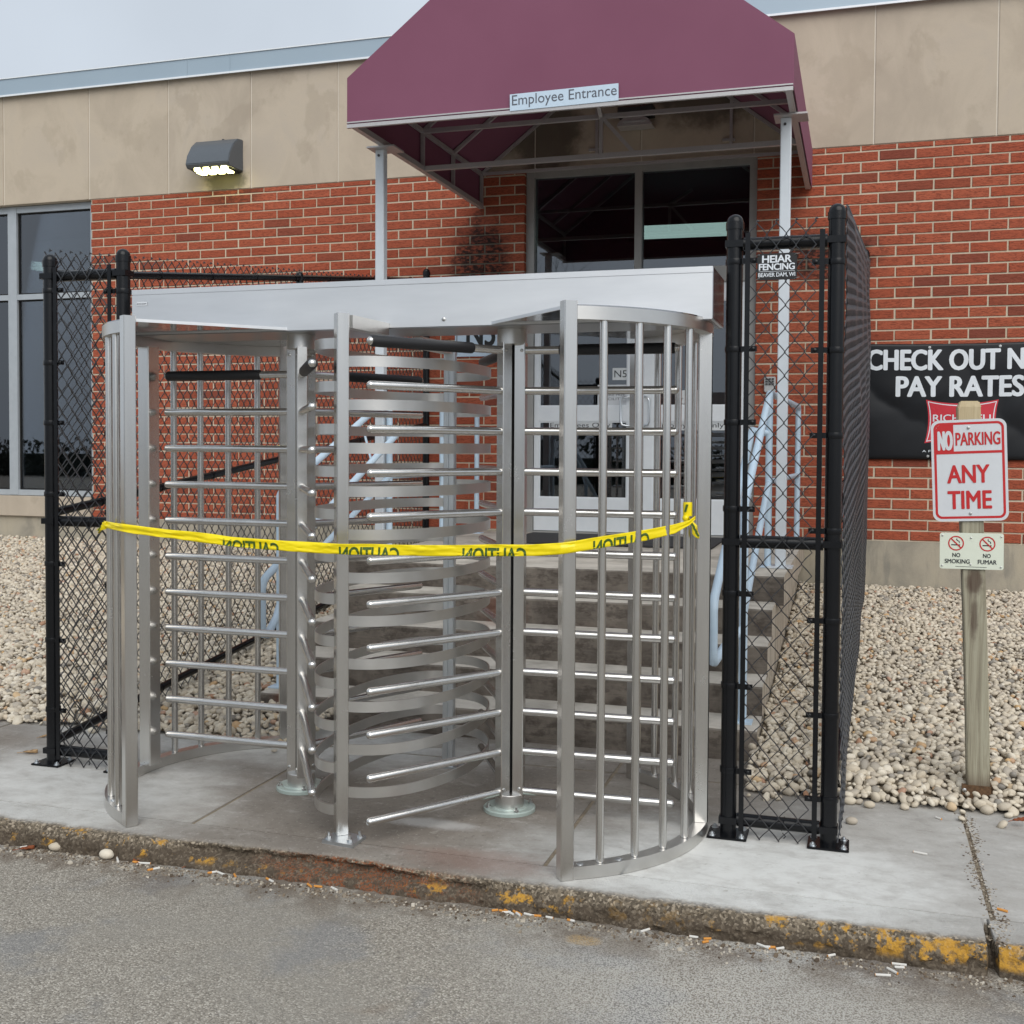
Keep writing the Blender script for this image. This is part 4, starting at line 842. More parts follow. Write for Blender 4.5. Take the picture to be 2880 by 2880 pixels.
def fence(xa, xb, side_x, side_s, label, ztop_a, ztop_b, sagx, xwall):
    fn = thing('chain_link_fence', ((xa+xb)/2, FY, 0), label, 'fence', 'chain-link fence panels flanking the turnstile')
    pa = fpost(fn, xa, FY, ztop_a); pb = fpost(fn, xb, FY, ztop_b)
    zt = min(ztop_a, ztop_b)
    bands(fn, xa, FY, [.26, .59, .95, 1.277, 1.61, 1.89, 2.225], 1); bands(fn, xb, FY, [.18, .5, .86, 1.2, 1.56, 1.88, 2.21], -1)
    for x, s in ((xa, 1), (xb, -1)):
        for z in (2.292, 1.15, .065): cups(fn, x, FY, z, s)
        q = MB(); xx = x+s*.052; q.box((xx-.0095, FY-.034, .03), (xx+.0095, FY-.030, 2.33)); q.build('tension_bar', 'vinyl', fn, smooth=0)
    for z in (2.292, 1.15, .065): rail(fn, (xa+.045, FY, z), (xb-.045, FY, z), .025)
    chain('chain_link_mesh', fn, (xa+.05, FY-.032, 0), (1, 0, 0), xb-xa-.10, lambda s: 2.40-.02, lambda s: .005)
    # wire ties on the rails
    for z in (2.292, 1.15, .065):
        q = MB(); xx = (xa+xb)/2+.02; q.pipe([(xx+.024*math.sin(t)*.2, FY+.026*math.cos(t), z+.026*math.sin(t)) for t in [i*2*PI/14 for i in range(15)]], .0022, 5); q.pipe([(xx, FY-.03, z-.026), (xx+.012, FY-.036, z-.036), (xx+.005, FY-.036, z-.045)], .002, 5); q.build('wire_tie', 'vinyl', fn)
    # the run back to the wall rises with the ground
    x0 = side_x; yw = D-.08; Ls = yw-FY
    for z, sl in ((2.31, .135), (1.19, .107), (.105, .10)): rail(fn, (x0, FY+.03, z), (xwall, yw, z+sl*Ls), .0205)
    ep = fpost(fn, xwall, yw, 2.31+.135*Ls+.10, False, .03, .35); lp = fpost(fn, (x0*.48+xwall*.52), FY+Ls*.515, 2.31+.135*Ls*.515+.04, False, .024, .2)
    dirv = Vector((xwall-x0, yw-FY, 0))
    chain('chain_link_mesh', fn, (x0+side_s*.036, FY+.01, 0), dirv, dirv.length-.02, lambda s: 2.395, lambda s: .01+.112*s, sag=-side_s*sagx, mat='wire_sheen' if side_s > 0 else 'wire')
    for i in range(9):
        y = FY+.35+i*.5; f = (y-FY)/Ls
        for z, sl in ((2.31, .135), (1.19, .107), (.105, .1)):
            q = MB(); c = (x0+(xwall-x0)*f, y, z+sl*(y-FY)); q.pipe([(c[0]+.024*math.cos(t), c[1]+.006*math.sin(t/2), c[2]+.026*math.sin(t)) for t in [j*2*PI/12 for j in range(13)]], .0022, 5); q.build('wire_tie', 'vinyl', fn)
    return fn
fence(-3.622, -3.222, -3.622, -1, 'black chain-link fence left of the turnstile, running back to the wall beside the window', 2.398, 2.404, 0, -3.60)
fence(-.465, -.0876, -.0876, 1, 'black chain-link fence right of the turnstile, carrying a small black sign', 2.408, 2.428, .035, .03)
fs_ = thing('fence_sign', (-.262, FY-.04, 2.17), 'small black metal sign wired to the right-hand chain-link fence', 'sign')
a = ony(2130.5, 715, FY-.038); b = ony(2241, 785, FY-.038); fx0, fx1, fz1, fz0 = a.x, b.x, a.z, b.z
mb = MB(); mb.yprism(rrect(fx0, fx1, fz0, fz1, .004, 3), FY-.042, FY-.039); mb.build('panel', 'signblack', fs_)
w_ = fx1-fx0; h_ = fz1-fz0
for t, u0, u1, v0, v1, bd in (('HEIAR', .12, .87, .645, .93, .045), ('FENCING', .04, .95, .365, .62, .045), ('BEAVER DAM, WI', .03, .96, .09, .27, .02)):
    lettering(t, fx0+w_*u0, fx0+w_*u1, fz0+h_*v0, fz0+h_*v1, FY-.0432, 'letterwhite', fs_, bold=bd, space=.95)
mb = MB(); mb.box((fx0+w_*.04, FY-.0428, fz0+h_*.315), (fx0+w_*.95, FY-.0422, fz0+h_*.328)); mb.build('rule', 'letterwhite', fs_, smooth=0)
for u, v in ((.02, .95), (.98, .95), (.02, .05), (.98, .05)):
    mb = MB(); p = Vector((fx0+w_*u, FY-.046, fz0+h_*v)); mb.pipe([p-Vector((.012, -.01, .004)), p, p+Vector((.012, .01, .003))], .0016, 5); mb.build('wire_tie', 'bolt', fs_)

# ================================================================== CAUTION TAPE
tp = thing('caution_tape', (-1.85, 3.72, 1.2), 'yellow caution tape stretched across the front of the turnstile, its print seen reversed', 'tape')
key = [(292, 1474, 3.775), (312, 1478, 3.735), (345, 1482, 3.705), (466, 1500, 3.708), (647, 1523, 3.71), (807, 1536, 3.712), (960, 1544, 3.712), (1190, 1549, 3.712), (1500, 1547, 3.708), (1578, 1543, 3.705), (1618, 1538, 3.725), (1720, 1522, 3.84), (1814, 1506, 3.95), (1900, 1487, 4.07), (1940, 1470, 4.14), (1956, 1456, 4.165)]
kp_ = [ony(u, v, y) for u, v, y in key]; hts = [.026, .03, .032, .033, .036, .039, .040, .040, .040, .040, .040, .040, .038, .034, .018, .012]
cum = [0]
for a, b in zip(kp_[:-1], kp_[1:]): cum.append(cum[-1]+(b-a).length)
def tape_at(s):
    s = min(max(s, 0), cum[-1]-1e-6); i = max(k for k in range(len(cum)) if cum[k] <= s); i = min(i, len(cum)-2); f = (s-cum[i])/(cum[i+1]-cum[i])
    return kp_[i].lerp(kp_[i+1], f), hts[i]+(hts[i+1]-hts[i])*f
def tape_pt(s, v, off=0.0):
    p, h = tape_at(s); fold = .006*noise.noise((s*6, v*2.2, 2))+.0035*noise.noise((s*16+v*5, v*4, 6))+.002*noise.noise((s*44-v*9, v*6, 3))
    return p+Vector((0, -fold-off, v*h*(1+.16*noise.noise((s*5, 1, 8)))+.005*noise.noise((s*2.6, 9, 1))))
mb = MB(); n = 420; vs = []; nv = 9
for i in range(n+1):
    for j in range(nv): vs.append(tape_pt(cum[-1]*i/n, -.5+j/(nv-1)))
mb.add(vs, [(i*nv+j, (i+1)*nv+j, (i+1)*nv+j+1, i*nv+j+1) for i in range(n) for j in range(nv-1)]); tb = mb.build('tape_band', 'tape', tp, smooth=60)
md = tb.modifiers.new('thickness', 'SOLIDIFY'); md.thickness = .0006
tv, tf, _ = text_mesh('CAUTION', .03)
def s_of_u(u):
    for i in range(len(key)-1):
        if key[i][0] <= u <= key[i+1][0]: return cum[i]+(cum[i+1]-cum[i])*(u-key[i][0])/(key[i+1][0]-key[i][0])
for u0, u1 in ((628, 785), (953, 1124), (1303, 1481), (1668, 1826)):
    bm = bmesh.new(); bv = [bm.verts.new((x, y, 0)) for x, y in tv]
    for f in tf:
        try: bm.faces.new([bv[i] for i in f])
        except ValueError: pass
    bmesh.ops.bisect_plane(bm, geom=bm.verts[:]+bm.edges[:]+bm.faces[:], plane_co=(0, .42, 0), plane_no=(0, 1, 0), clear_inner=True)
    bmesh.ops.subdivide_edges(bm, edges=[e for e in bm.edges if e.calc_length() > .06], cuts=2)
    bm.verts.ensure_lookup_table(); bm.verts.index_update(); s0, s1 = s_of_u(u0), s_of_u(u1); mb = MB()
    mb.add([tape_pt(s1-(s1-s0)*v.co.x, -.49+.72*(v.co.y-.42)/.58, .0016) for v in bm.verts], [[v.index for v in f.verts] for f in bm.faces]); bm.free(); mb.build('lettering', 'tapeink', tp, smooth=0)
def rag(pts, w, name):
    mb = MB(); vs = []
    for i, (p, wd) in enumerate(pts):
        p = Vector(p)
        for j in range(3): vs.append(p+Vector((.004*math.sin(i*2+j), .008*math.sin(i*1.7+j*2), (j-1)*wd*.5)) + (Vector((0, .012*(j == 1), 0))))
    n = len(pts); mb.add(vs, [(i*3+j, (i+1)*3+j, (i+1)*3+j+1, i*3+j+1) for i in range(n-1) for j in range(2)]); o = mb.build(name, 'tape', tp, smooth=60); md = o.modifiers.new('thickness', 'SOLIDIFY'); md.thickness = .0008
E4 = ony(1953, 1450, 4.15)
q = MB(); bx, by = -1.257+RC*math.cos(R_(-17.8)), CYC+RC*math.sin(R_(-17.8)); q.lathe((bx, by, E4.z-.004), [(.0165, 0), (.0175, .012), (.0168, .03), (.0178, .042), (.0165, .052)], 16); q.build('knot_wrap', 'tape', tp, smooth=60)
q = MB(); q.lathe((bx-.004, by-.02, E4.z-.012), [(.004, -.012), (.012, -.006), (.013, .004), (.008, .012)], 10); q.build('knot', 'tape', tp, smooth=80)
pz = E4.z; rag([((bx+.004, by-.022, pz-.012), .01), ((bx+.016, by-.03, pz-.028), .03), ((bx+.026, by-.032, pz-.045), .044), ((bx+.036, by-.03, pz-.058), .042), ((bx+.044, by-.026, pz-.072), .03), ((bx+.047, by-.024, pz-.08), .012)], .03, 'loose_end')
p0 = ony(300, 1476, 3.77); rag([(p0, .03), ((p0.x-.01, p0.y-.006, p0.z-.004), .028), ((p0.x-.022, p0.y-.004, p0.z-.010), .026), ((p0.x-.036, p0.y, p0.z-.02), .022), ((p0.x-.044, p0.y+.004, p0.z-.03), .016)], .03, 'loose_end')
q = MB(); vs = []
mq = MB(); mq.add([(bx-.010, by-.0185, E4.z+.012), (bx-.002, by-.0195, E4.z+.012), (bx+.006, by-.0192, E4.z+.04), (bx-.004, by-.0195, E4.z+.04)], [(0, 1, 2, 3)]); mq.build('print_mark', 'tapeink', tp, smooth=0)
for i in range(3):
    mq = MB(); zz = pz-.03-.016*i; xx = bx+.018+.008*i; mq.add([(xx, by-.046, zz), (xx+.007, by-.046, zz+.004), (xx+.018, by-.046, zz-.012), (xx+.011, by-.046, zz-.016)], [(0, 1, 2, 3)]); mq.build('print_mark', 'tapeink', tp, smooth=0)
mkr = MB(); mkr.add([(p0.x-.018, p0.y-.016, p0.z-.006), (p0.x-.012, p0.y-.016, p0.z-.004), (p0.x-.026, p0.y-.014, p0.z-.024), (p0.x-.033, p0.y-.014, p0.z-.022)], [(0, 1, 2, 3)]); mkr.build('print_mark', 'tapeink', tp, smooth=0)

# ================================================================== SIGN POST AND SIGNS
NP = Vector((.512, 5.135, 0)); lean = math.atan2(-.066, 1.70)
def leanx(x, z): return x
q = MB(); w = .0455; tx = -.066
vs = []
for z in (.03, .4, .8, 1.2, 1.69): 
    dx = tx*z/1.70+.003*math.sin(z*3)
    for sx, sy in ((-1, -1), (1, -1), (1, 1), (-1, 1)): vs.append((NP.x+dx+sx*w, NP.y+sy*w, z))
q.add(vs, [(i*4+j, i*4+(j+1) % 4, (i+1)*4+(j+1) % 4, (i+1)*4+j) for i in range(4) for j in range(4)]+[(3, 2, 1, 0)])
zt_ = 1.715; q.add([(NP.x+tx+sx*w, NP.y+sy*w, 1.69) for sx, sy in ((-1, -1), (1, -1), (1, 1), (-1, 1))]+[(NP.x+tx+sx*w*.82, NP.y+sy*w*.82, zt_) for sx, sy in ((-1, -1), (1, -1), (1, 1), (-1, 1))], [(0, 1, 5, 4), (1, 2, 6, 5), (2, 3, 7, 6), (3, 0, 4, 7), (4, 5, 6, 7)])
wp = thing('sign_post', NP, 'weathered square timber post standing in the gravel with two signs on it', 'post')
pt = q.build('timber', 'wood', wp, bevel=.004)
q = MB(); q.box((NP.x-.052, NP.y-.05, .02), (NP.x+.052, NP.y-.046, .085)); q.box((NP.x+.0465, NP.y-.05, .02), (NP.x+.0505, NP.y+.05, .085)); q.box((NP.x-.07, NP.y-.06, .045), (NP.x-.05, NP.y-.03, .085)); q.build('bracket', 'rust_bracket', wp, smooth=0)
q = MB(); q.lathe((NP.x-.061, NP.y-.06, .066), [(.009, 0), (.009, .006), (.004, .008)], 8, (0, -1, 0)); q.build('bolt', 'bolt', wp)
sy = NP.y-.053
TL, TR_, BL, BR = ony(2620, 1190, sy), ony(2828, 1180, sy), ony(2628, 1465, sy), ony(2834, 1455, sy)
cx, cz = (TL.x+TR_.x+BL.x+BR.x)/4, (TL.z+TR_.z+BL.z+BR.z)/4; sw_ = .297; sh_ = .428; rt_ = R_(2.4); c = (cx, cz)
ns = thing('no_parking_sign', (cx, sy, cz), 'white and red no parking sign, upper of the two signs on the timber post', 'sign')
X = lambda u: cx-sw_/2+sw_*u
Zv = lambda v: cz-sh_/2+sh_*v
mb = MB(); mb.yprism(rot2(rrect(X(0), X(1), Zv(0), Zv(1), .033, 8), c, rt_), sy-.0015, sy+.0015); mb.build('panel', 'signwhite', ns, smooth=30)
def ring(pa, pb, y, name, mat, par):
    n = len(pa); m1 = MB(); m1.add([(p[0], y, p[1]) for p in pa]+[(p[0], y, p[1]) for p in pb], [(i, (i+1) % n, n+(i+1) % n, n+i) for i in range(n)]); m1.build(name, mat, par, smooth=0)
ring(rot2(rrect(X(.035), X(.965), Zv(.025), Zv(.975), .027, 8), c, rt_), rot2(rrect(X(.068), X(.932), Zv(.048), Zv(.952), .018, 8), c, rt_), sy-.0022, 'border', 'signred', ns)
q = MB(); tl = rot2(rrect(X(.068), X(.30), Zv(.66), Zv(.952), .0, 1)[:2] and [(X(.066), Zv(.665)), (X(.30), Zv(.665)), (X(.30), Zv(.955)), (X(.13), Zv(.955)), (X(.085), Zv(.94)), (X(.066), Zv(.91))], c, rt_); q.add([(p[0], sy-.0026, p[1]) for p in tl], [tuple(range(6))]); q.build('red_block', 'signred', ns, smooth=0)
q = MB(); tl = rot2([(X(.30), Zv(.665)), (X(.933), Zv(.665)), (X(.933), Zv(.69)), (X(.30), Zv(.69))], c, rt_); q.add([(p[0], sy-.0024, p[1]) for p in tl], [(0, 1, 2, 3)]); q.build('rule', 'signred', ns, smooth=0)
lettering('NO', X(.085), X(.29), Zv(.70), Zv(.895), sy-.0034, 'signwhite', ns, rt_, c, .05); lettering('PARKING', X(.325), X(.915), Zv(.745), Zv(.875), sy-.003, 'signred', ns, rt_, c, .025)
lettering('ANY', X(.20), X(.765), Zv(.375), Zv(.555), sy-.003, 'signred', ns, rt_, c, .035); lettering('TIME', X(.20), X(.785), Zv(.12), Zv(.30), sy-.003, 'signred', ns, rt_, c, .035)
for v in (.92, .075):
    q = MB(); p = rot2([(X(.5), Zv(v))], c, rt_)[0]; q.lathe((p[0], sy-.0015, p[1]), [(.007, 0), (.006, .004), (.002, .005)], 10, (0, -1, 0)); q.build('screw', 'bolt', ns)
TL, BR = ony(2644, 1497, sy), ony(2822, 1604, sy); cx, cz = (TL.x+BR.x)/2, (TL.z+BR.z)/2; sw_, sh_ = BR.x-TL.x, TL.z-BR.z; c = (cx, cz); rt_ = R_(.4)
sm = thing('no_smoking_sign', (cx, sy, cz), 'small cream bilingual no smoking sign, lower of the two signs on the timber post', 'sign')
mb = MB(); mb.yprism(rot2(rrect(X(0), X(1), Zv(0), Zv(1), .009, 4), c, rt_), sy-.0015, sy+.0015); mb.build('panel', 'signcream', sm, smooth=30)
for u in (.255, .745):
    c0 = (X(u), Zv(.71)); ro, ri = sh_*.205, sh_*.172; pa = [(c0[0]+ro*math.cos(2*PI*i/36), c0[1]+ro*math.sin(2*PI*i/36)) for i in range(36)]; pb = [(c0[0]+ri*math.cos(2*PI*i/36), c0[1]+ri*math.sin(2*PI*i/36)) for i in range(36)]
    q = MB(); q.add([(x, sy-.0022, z) for x, z in ((c0[0]-ri*.72, c0[1]-.0015-ri*.12), (c0[0]+ri*.62, c0[1]-.0015-ri*.12), (c0[0]+ri*.62, c0[1]-ri*.3-.0015), (c0[0]-ri*.72, c0[1]-ri*.3-.0015))], [(0, 1, 2, 3)])
    pth = [(.50, .02), (.46, .3), (.2, .42), (.05, .62), (.12, .8)]; vs = []
    for px0, pz0 in pth: vs += [(c0[0]+ri*(px0-.05), sy-.0022, c0[1]+ri*(pz0-.03)), (c0[0]+ri*(px0+.07), sy-.0022, c0[1]+ri*(pz0+.05))]
    q.add(vs, [(2*i, 2*i+1, 2*i+3, 2*i+2) for i in range(4)]); q.build('cigarette_symbol', 'letterdark', sm, smooth=0)
    ring(pa, pb, sy-.0026, 'prohibition_ring', 'signred', sm); k_ = ri*.72; w2 = ri*.07; q = MB(); q.add([(c0[0]-k_-w2, sy-.003, c0[1]+k_-w2), (c0[0]+k_-w2, sy-.003, c0[1]-k_-w2), (c0[0]+k_+w2, sy-.003, c0[1]-k_+w2), (c0[0]-k_+w2, sy-.003, c0[1]+k_+w2)], [(0, 1, 2, 3)]); q.build('prohibition_bar', 'signred', sm, smooth=0)
for t, u0, u1, v0, v1 in (('NO', .20, .325, .325, .44), ('SMOKING', .08, .475, .15, .27), ('NO', .68, .80, .325, .44), ('FUMAR', .60, .895, .15, .27)): lettering(t, X(u0), X(u1), Zv(v0), Zv(v1), sy-.0028, 'letterdark', sm, bold=.03)
q = MB(); q.add([(X(.25), sy-.0024, Zv(.062)), (X(.74), sy-.0024, Zv(.055)), (X(.74), sy-.0024, Zv(.066)), (X(.25), sy-.0024, Zv(.073))], [(0, 1, 2, 3)]); q.build('fine_print_line', 'letterdark', sm, smooth=0)
for u, v in ((.04, .92), (.96, .92), (.04, .08), (.96, .08), (.49, .87), (.49, .13)):
    q = MB(); q.lathe((X(u), sy-.0015, Zv(v)), [(.0042, 0), (.0038, .003), (.001, .004)], 8, (0, -1, 0)); q.build('screw', 'bolt', sm)

# ================================================================== BANNER AND WALL SIGNS
bn = thing('banner', (.76, D-.02, 1.88), 'black banner with white capitals and a red badge on the brick wall', 'banner')
def bpt(u, v, off=0.0):
    x = -.02+1.56*u; z = 1.427+.897*v-.012*math.sin(PI*u)*v
    w = .010*math.sin((u*2.2+v*1.1)*PI)*(1-v)**.5*v**.2*1.7+.02*noise.noise((u*3.2+v*1.6, v*1.7, 4))*(1-abs(2*v-1))+.006*noise.noise((u*9-v*5, v*4, 8))*(1-abs(2*v-1))
    return Vector((x, D-.022-abs(w)-off, z))
mb = MB(); n1, n2 = 90, 50; mb.add([bpt(i/n1, j/n2) for i in range(n1+1) for j in range(n2+1)], [(i*(n2+1)+j, (i+1)*(n2+1)+j, (i+1)*(n2+1)+j+1, i*(n2+1)+j+1) for i in range(n1) for j in range(n2)])
bo = mb.build('sheet', 'banner', bn, smooth=80); md = bo.modifiers.new('thickness', 'SOLIDIFY'); md.thickness = .001; md.offset = 1
def on_banner(tv, tf, x0, x1, z0, z1, name, mat, off):
    mb = MB(); mb.add([bpt((x0+a*(x1-x0)+.02)/1.56, (z0+b*(z1-z0)-1.427)/.897, off+e) for a, b, e in tv], tf); mb.build(name, mat, bn, smooth=0)
for t, x0, x1, z0, z1, bd in (('CHECK OUT NEW', .052, 1.452, 2.118, 2.282, .05), ('PAY RATES!', .268, 1.225, 1.912, 2.076, .05), ('RICHELIEU', .542, .952, 1.722, 1.778, .02), ('A F', .468, .53, 1.485, 1.502, 0)):
    tv_, tf_, _ = text_mesh(t, 0); tv_, tf_ = fatten(tv_, tf_, (x1-x0)/(z1-z0), bd); on_banner(tv_, tf_, x0, x1, z0, z1, 'lettering', 'letterwhite', .0042)
def badge(k, off, mat, name):
    pts = []; x0, x1, z0, z1 = .49+k, 1.006-k, 1.555+k, 1.892-k; N = 10
    for a, b, bow in (((x0, z1), (x1, z1), (0, -.03)), ((x1, z1), (x1+.006, z0), (-.022, 0)), ((x1+.006, z0), (x0-.006, z0), (0, .03)), ((x0-.006, z0), (x0, z1), (.022, 0))):
        for i in range(N): t = i/N; s_ = 4*t*(1-t); pts.append((a[0]+(b[0]-a[0])*t+bow[0]*s_, a[1]+(b[1]-a[1])*t+bow[1]*s_))
    n = len(pts); cx_, cz_ = .748, 1.72; ri = 6; vs = [(cx_+(p[0]-cx_)*q/ri, cz_+(p[1]-cz_)*q/ri) for q in range(1, ri+1) for p in pts]
    fs = [(q*n+i, q*n+(i+1) % n, (q+1)*n+(i+1) % n, (q+1)*n+i) for q in range(ri-1) for i in range(n)]+[tuple(range(n))]
    mb = MB(); mb.add([bpt((x+.02)/1.56, (z-1.427)/.897, off) for x, z in vs], fs); mb.build(name, mat, bn, smooth=0)
badge(0, .0018, 'badge', 'badge'); badge(.012, .0024, 'letterwhite', 'badge_border'); badge(.020, .003, 'badge', 'badge_field')
for u in (.012, .34, .66, .988):
    for v in (.03, .97): q = MB(); q.lathe(bpt(u, v, .001), [(.010, 0), (.010, .002), (.005, .0025)], 12, (0, -1, 0)); q.build('grommet', 'bolt', bn)
sg = thing('wall_sign', (-3.15, D-.015, 2.45), 'pale blue N5 sign on the brick left of the doors, half hidden by the header', 'sign')
mb = MB(); mb.box((-3.36, D-.015, 2.285), (-2.93, D-.0035, 2.66)); mb.build('panel', 'signblue', sg, bevel=.002)
mb = MB(); mb.box((-3.345, D-.0162, 2.30), (-3.338, D-.0154, 2.645)); mb.build('border', 'letterdark', sg, smooth=0)
lettering('N5', -3.255, -2.99, 2.37, 2.60, D-.0165, 'signblack', sg, bold=.03)
gy = ey-.0135
def sticker(name, x0, x1, z0, z1, lines, label, mat='paper', ink='letterdark', yy=gy):
    t = thing(name, ((x0+x1)/2, yy, (z0+z1)/2), label, 'sign'); mb = MB(); mb.box((x0, yy-.001, z0), (x1, yy, z1)); mb.build('panel', mat, t, smooth=0); w, h = x1-x0, z1-z0
    for tx_, u0, u1, v0, v1 in lines: lettering(tx_, x0+w*u0, x0+w*u1, z0+h*v0, z0+h*v1, yy-.0018, ink, t)
    return t
sticker('door_sticker', -1.985, -1.857, 2.073, 2.174, [('N5', .12, .95, .22, .80)], 'small white N5 sticker on the upper pane of the left door')
fz = sticker('door_notice', -2.112, -1.856, 1.854, 2.034, [('SMOKE FREE', .08, .92, .47, .60), ('FACILITY', .14, .86, .28, .40)], 'pale grey facility notice low on the upper pane of the left door', 'signwhite', 'lettergrey')
q = MB(); c0 = (-1.89, 1.99); n = 24; ring([(c0[0]+.026*math.cos(2*PI*i/n), c0[1]+.026*math.sin(2*PI*i/n)) for i in range(n)], [(c0[0]+.020*math.cos(2*PI*i/n), c0[1]+.020*math.sin(2*PI*i/n)) for i in range(n)], gy-.002, 'prohibition_ring', 'signred', fz)
sticker('door_strip_sign', -2.535, -1.985, 1.652, 1.726, [('Employees Only', .02, .97, .14, .86)], 'long white Employees Only strip sign on the left door')
sticker('door_strip_sign', -1.615, -1.035, 1.652, 1.724, [('Employees Only', .02, .97, .14, .86)], 'long white Employees Only strip sign on the right door')
a = ony(1905, 1098, gy); b = ony(1932, 1146, gy); sticker('door_notice', a.x, a.x+.2, b.z, a.z, [('E', .05, .2, .7, .85), ('or', .05, .25, .4, .55), ('use', .05, .35, .1, .25)], 'white paper notice on the upper pane of the right door')

# ================================================================== LITTER, LEAVES, LOOSE STONES
def butt(x, y, z, ang, L, orange, label, group):
    d = Vector((math.cos(ang), math.sin(ang), 0)); r = .0042; p = Vector((x, y, z+r)); q = MB(); k = .45 if orange == 2 else (1 if orange == 1 else 0)
    f = max(.02, min(.98, k)); q.cur = 1; q.pipe([p-d*L/2, p-d*L/2+d*L*f], r, 8); q.cur = 0
    if f < .97: q.pipe([p-d*L/2+d*L*f, p+d*L/2], r*.99, 8)
    tag(top(q, 'cigarette_butt', ['cigpaper', 'butt'], (x, y, z)), label, 'cigarette butt', group)
LIT = [(432, 2447, 2), (622, 2440, 2), (790, 2455, 2), (905, 2465, 1), (930, 2468, 1), (976, 2472, 0), (678, 2453, 1), (1408, 2543, 1), (1427, 2550, 1), (1424, 2569, 0), (71, 2383, 0), (339, 2416, 0), (421, 2422, 0), (384, 2427, 1), (1485, 2537, 1), (1459, 2563, 2), (1619, 2570, 2), (1526, 2554, 1), (1548, 2580, 0), (1820, 2608, 0), (1995, 2626, 1), (1984, 2652, 1), (1954, 2629, 0), (2167, 2653, 2), (2194, 2665, 0), (2338, 2688, 0), (2528, 2710, 0), (2530, 2724, 0), (2510, 2734, 0), (2483, 2746, 0), (640, 2448, 0), (1500, 2560, 0), (1440, 2556, 2), (2150, 2648, 0), (2640, 2304, 9), (2588, 2402, 9), (2819, 2563, 8)]
def zone(u, v):
    for lim, nm in ((250, 'at the left edge'), (560, 'below the left turnstile post'), (860, 'below the broken kerb'), (1200, 'below the middle post'), (1440, 'left of the right turnstile post'), (1545, 'below the right turnstile post'), (1750, 'right of the right turnstile post'), (2080, 'below the pale patch'), (2300, 'below the right fence'), (2900, 'by the kerb joint')):
        if u < lim: return nm
cnt = {}
for u, v, k in sorted(LIT):
    on = k > 7; kk = {9: 0, 8: 1}.get(k, k); z = 0 if on else ROAD; p = onz(u, v, z)
    if not on: p.y = min(p.y, 3.628)
    what = ('white cigarette end', 'bare orange filter', 'cigarette with orange filter')[kk]
    key_ = (what, 'sidewalk' if on else zone(u, v)); cnt[key_] = cnt.get(key_, 0)+1
    lab = what+(' on the sidewalk, '+('near the right fence post' if v > 2350 else 'before the gravel') if on and kk == 0 else ' on the sidewalk at the cracked joint' if on else ' in the gutter '+zone(u, v))
    if cnt[key_] > 1 and not on: lab = lab.replace(what, ('', 'second ', 'third ', 'fourth ', 'fifth ')[cnt[key_]-1]+what)+', from the left'
    butt(p.x, p.y, z, random.uniform(-.9, .9)+(PI if random.random() < .4 else 0), random.uniform(.026, .05) if kk != 1 else random.uniform(.022, .034), kk, lab, 'cigarette ends on the sidewalk' if on else 'cigarette ends along the gutter')
def leaf(u, v, z, size, mat, label, ang):
    p = onz(u, v, z); q = MB(); prof = [(0, .0), (.2, .28), (.38, .2), (.5, .44), (.68, .26), (.82, .3), (1, 0)]; vs = []
    for t, w in prof:
        for s in (-1, 0, 1): 
            a, b = (t-.5)*size, s*w*size*.75; vs.append((p.x+a*math.cos(ang)-b*math.sin(ang), p.y+a*math.sin(ang)+b*math.cos(ang), z+.004+abs(s)*size*.16*(.4+t)+.1*size*(t-.5)**2+.05*size*noise.noise((t*5, s*3, u))))
    q.add(vs, [(i*3+j, (i+1)*3+j, (i+1)*3+j+1, i*3+j+1) for i in range(6) for j in range(2)]); q.pipe([(p.x-size*.5*math.cos(ang), p.y-size*.5*math.sin(ang), z+.006), (p.x-size*.85*math.cos(ang+.2), p.y-size*.85*math.sin(ang+.2), z+.006)], .0015, 5)
    o = top(q, 'dry_leaf', mat, p, smooth=60); tag(o, label, 'leaf'); md = o.modifiers.new('thickness', 'SOLIDIFY'); md.thickness = .0008
leaf(86, 2120, 0, .075, 'leaf', 'large curled tan leaf on the sidewalk left of the left fence post', .2)
leaf(121, 2075, 0, .04, 'leaf', 'small tan leaf on the sidewalk by the left gravel', 1.0)
leaf(75, 2392, ROAD, .06, 'leafred', 'rust-coloured leaf in the gutter at the left edge', .4)
leaf(383, 2420, ROAD, .06, 'leafred', 'dark crumpled leaf in the gutter in front of the left turnstile post', 2.2)
leaf(540, 2437, ROAD, .05, 'leafred', 'brown leaf in the gutter before the broken kerb', .9)
leaf(470, 1998, .04, .07, 'leafred', 'orange leaf on the pebbles behind the left turnstile cage', .6); leaf(535, 1997, .04, .07, 'leafred', 'dark brown leaf on the pebbles left of the stairs', 2.6)
leaf(25, 1505, gz(-8, 9.05)+.02, .09, 'leafred', 'orange leaf on the pebbles under the left window, leftmost', .5); leaf(62, 1502, gz(-8, 9.05)+.02, .07, 'leafred', 'small orange leaf on the pebbles under the left window', 1.5)
leaf(2868, 2312, .02, .06, 'leafred', 'reddish leaf at the gravel edge right of the sign post', .3)
bv, bf = ico(3)
def stone(u, v, z, s, label):
    p = onz(u, v, z); q = MB(); q.add([(p.x+a*s*.6*(1+.12*noise.noise((a*2, b*2, c*2+u))), p.y+b*s*.45, z+s*.36+c*s*.38*(1+.12*noise.noise((a*2, b*2+u, c*2)))) for a, b, c in bv], [tuple(f) for f in bf]); tag(top(q, 'pebble', 'pebble', p, smooth=80), label, 'stone')
stone(155, 2392, ROAD, .045, 'pale round stone lying in the gutter at the left'); stone(2395, 2318, 0, .04, 'single pale stone on the sidewalk behind the right fence post')
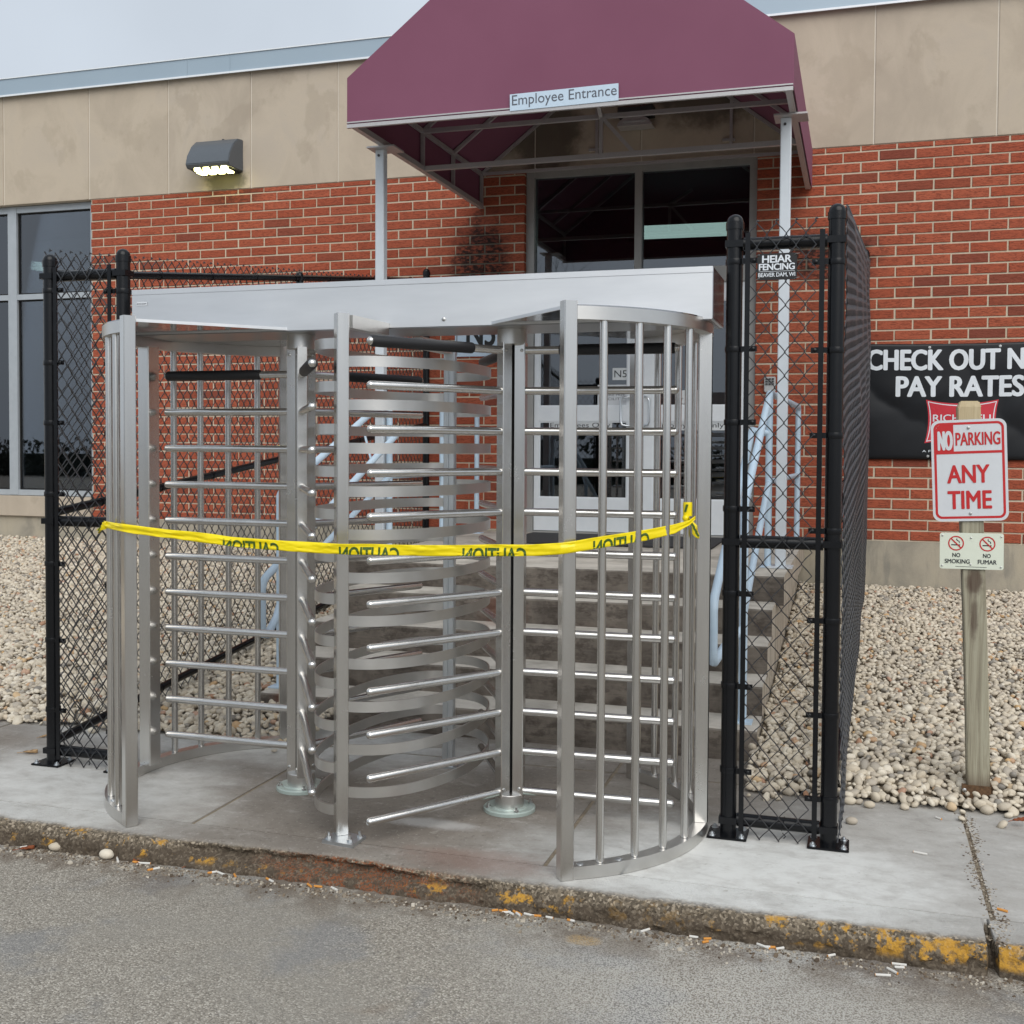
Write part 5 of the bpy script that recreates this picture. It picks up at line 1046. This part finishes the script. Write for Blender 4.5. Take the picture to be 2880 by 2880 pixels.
stone(1475, 2552, ROAD, .045, 'grey stone among cigarette ends in the gutter'); stone(300, 2415, ROAD, .05, 'flat tan stone in the gutter before the left turnstile post'); stone(1050, 2478, ROAD, .04, 'grey broken chip in the gutter below the middle post')
stone(2390, 2262, 0, .045, 'cream stone rolled from the gravel beside the right fence post'); stone(2445, 2272, 0, .04, 'grey stone rolled from the gravel right of the fence')

# ================================================================== WHAT STANDS BEHIND THE CAMERA (seen only in the glass and steel)
def bare_tree(x, y, h, seed, label):
    rd = random.Random(seed); t = thing('bare_tree', (x, y, ROAD), label, 'tree', 'bare trees across the road'); tr = MB(); cr = MB()
    def grow(mb, p, d, L, r, lev):
        n = 3; pts = [p]; rr = [r]; q = p
        for i in range(n): d = (d+Vector((rd.gauss(0, .12), rd.gauss(0, .12), rd.gauss(.05, .08)))).normalized(); q = q+d*L/n; pts.append(q); rr.append(r*(1-.45*(i+1)/n))
        mb.pipe(pts, rr, 6 if lev < 2 else 4, False)
        if lev < 5:
            for i in range(4 if lev < 4 else 3):
                k = rd.choice((1, 2, 3, 3)); dd = (d+Vector((rd.gauss(0, .6), rd.gauss(0, .6), rd.gauss(.15, .35)))).normalized(); grow(cr, pts[k], dd, L*rd.uniform(.55, .78), rr[k]*.62, lev+1)
    grow(tr, Vector((x, y, ROAD)), Vector((0, 0, 1)), h*.34, h*.022, 0); tr.build('trunk', 'bark', t); cr.build('branches', 'bark', t)
bare_tree(-17, -17, 10, 1, 'bare tree across the road, seen reflected in the doors'); bare_tree(-11, -21, 12, 5, 'taller bare tree across the road, mirrored in the right door'); bare_tree(-26, -20, 11, 8, 'bare tree across the road, mirrored in the left window')
hg = MB()
for i in range(9000):
    x = random.uniform(-60, 40); z = ROAD+random.random()**1.2*(1.9+.8*noise.noise((x*.12, 2, 1))+.3*noise.noise((x*.9, 5, 1))); y = -27+random.uniform(-1, 1); s = random.uniform(.1, .22); u = Vector((random.gauss(0, 1), random.gauss(0, 1), random.gauss(0, 1))).normalized(); w = u.orthogonal().normalized(); v = u.cross(w); p = Vector((x, y, z)); hg.add([p-w*s, p+v*s*.5, p+w*s, p-v*s*.5], [(0, 1, 2, 3)])
hg.box((-60, -28.2, ROAD), (40, -28, ROAD+1.1))
o = hg.build('hedge', 'hedge', smooth=0); o['kind'] = 'stuff'; tag(o, 'dark low hedge across the road behind the viewer', 'hedge')
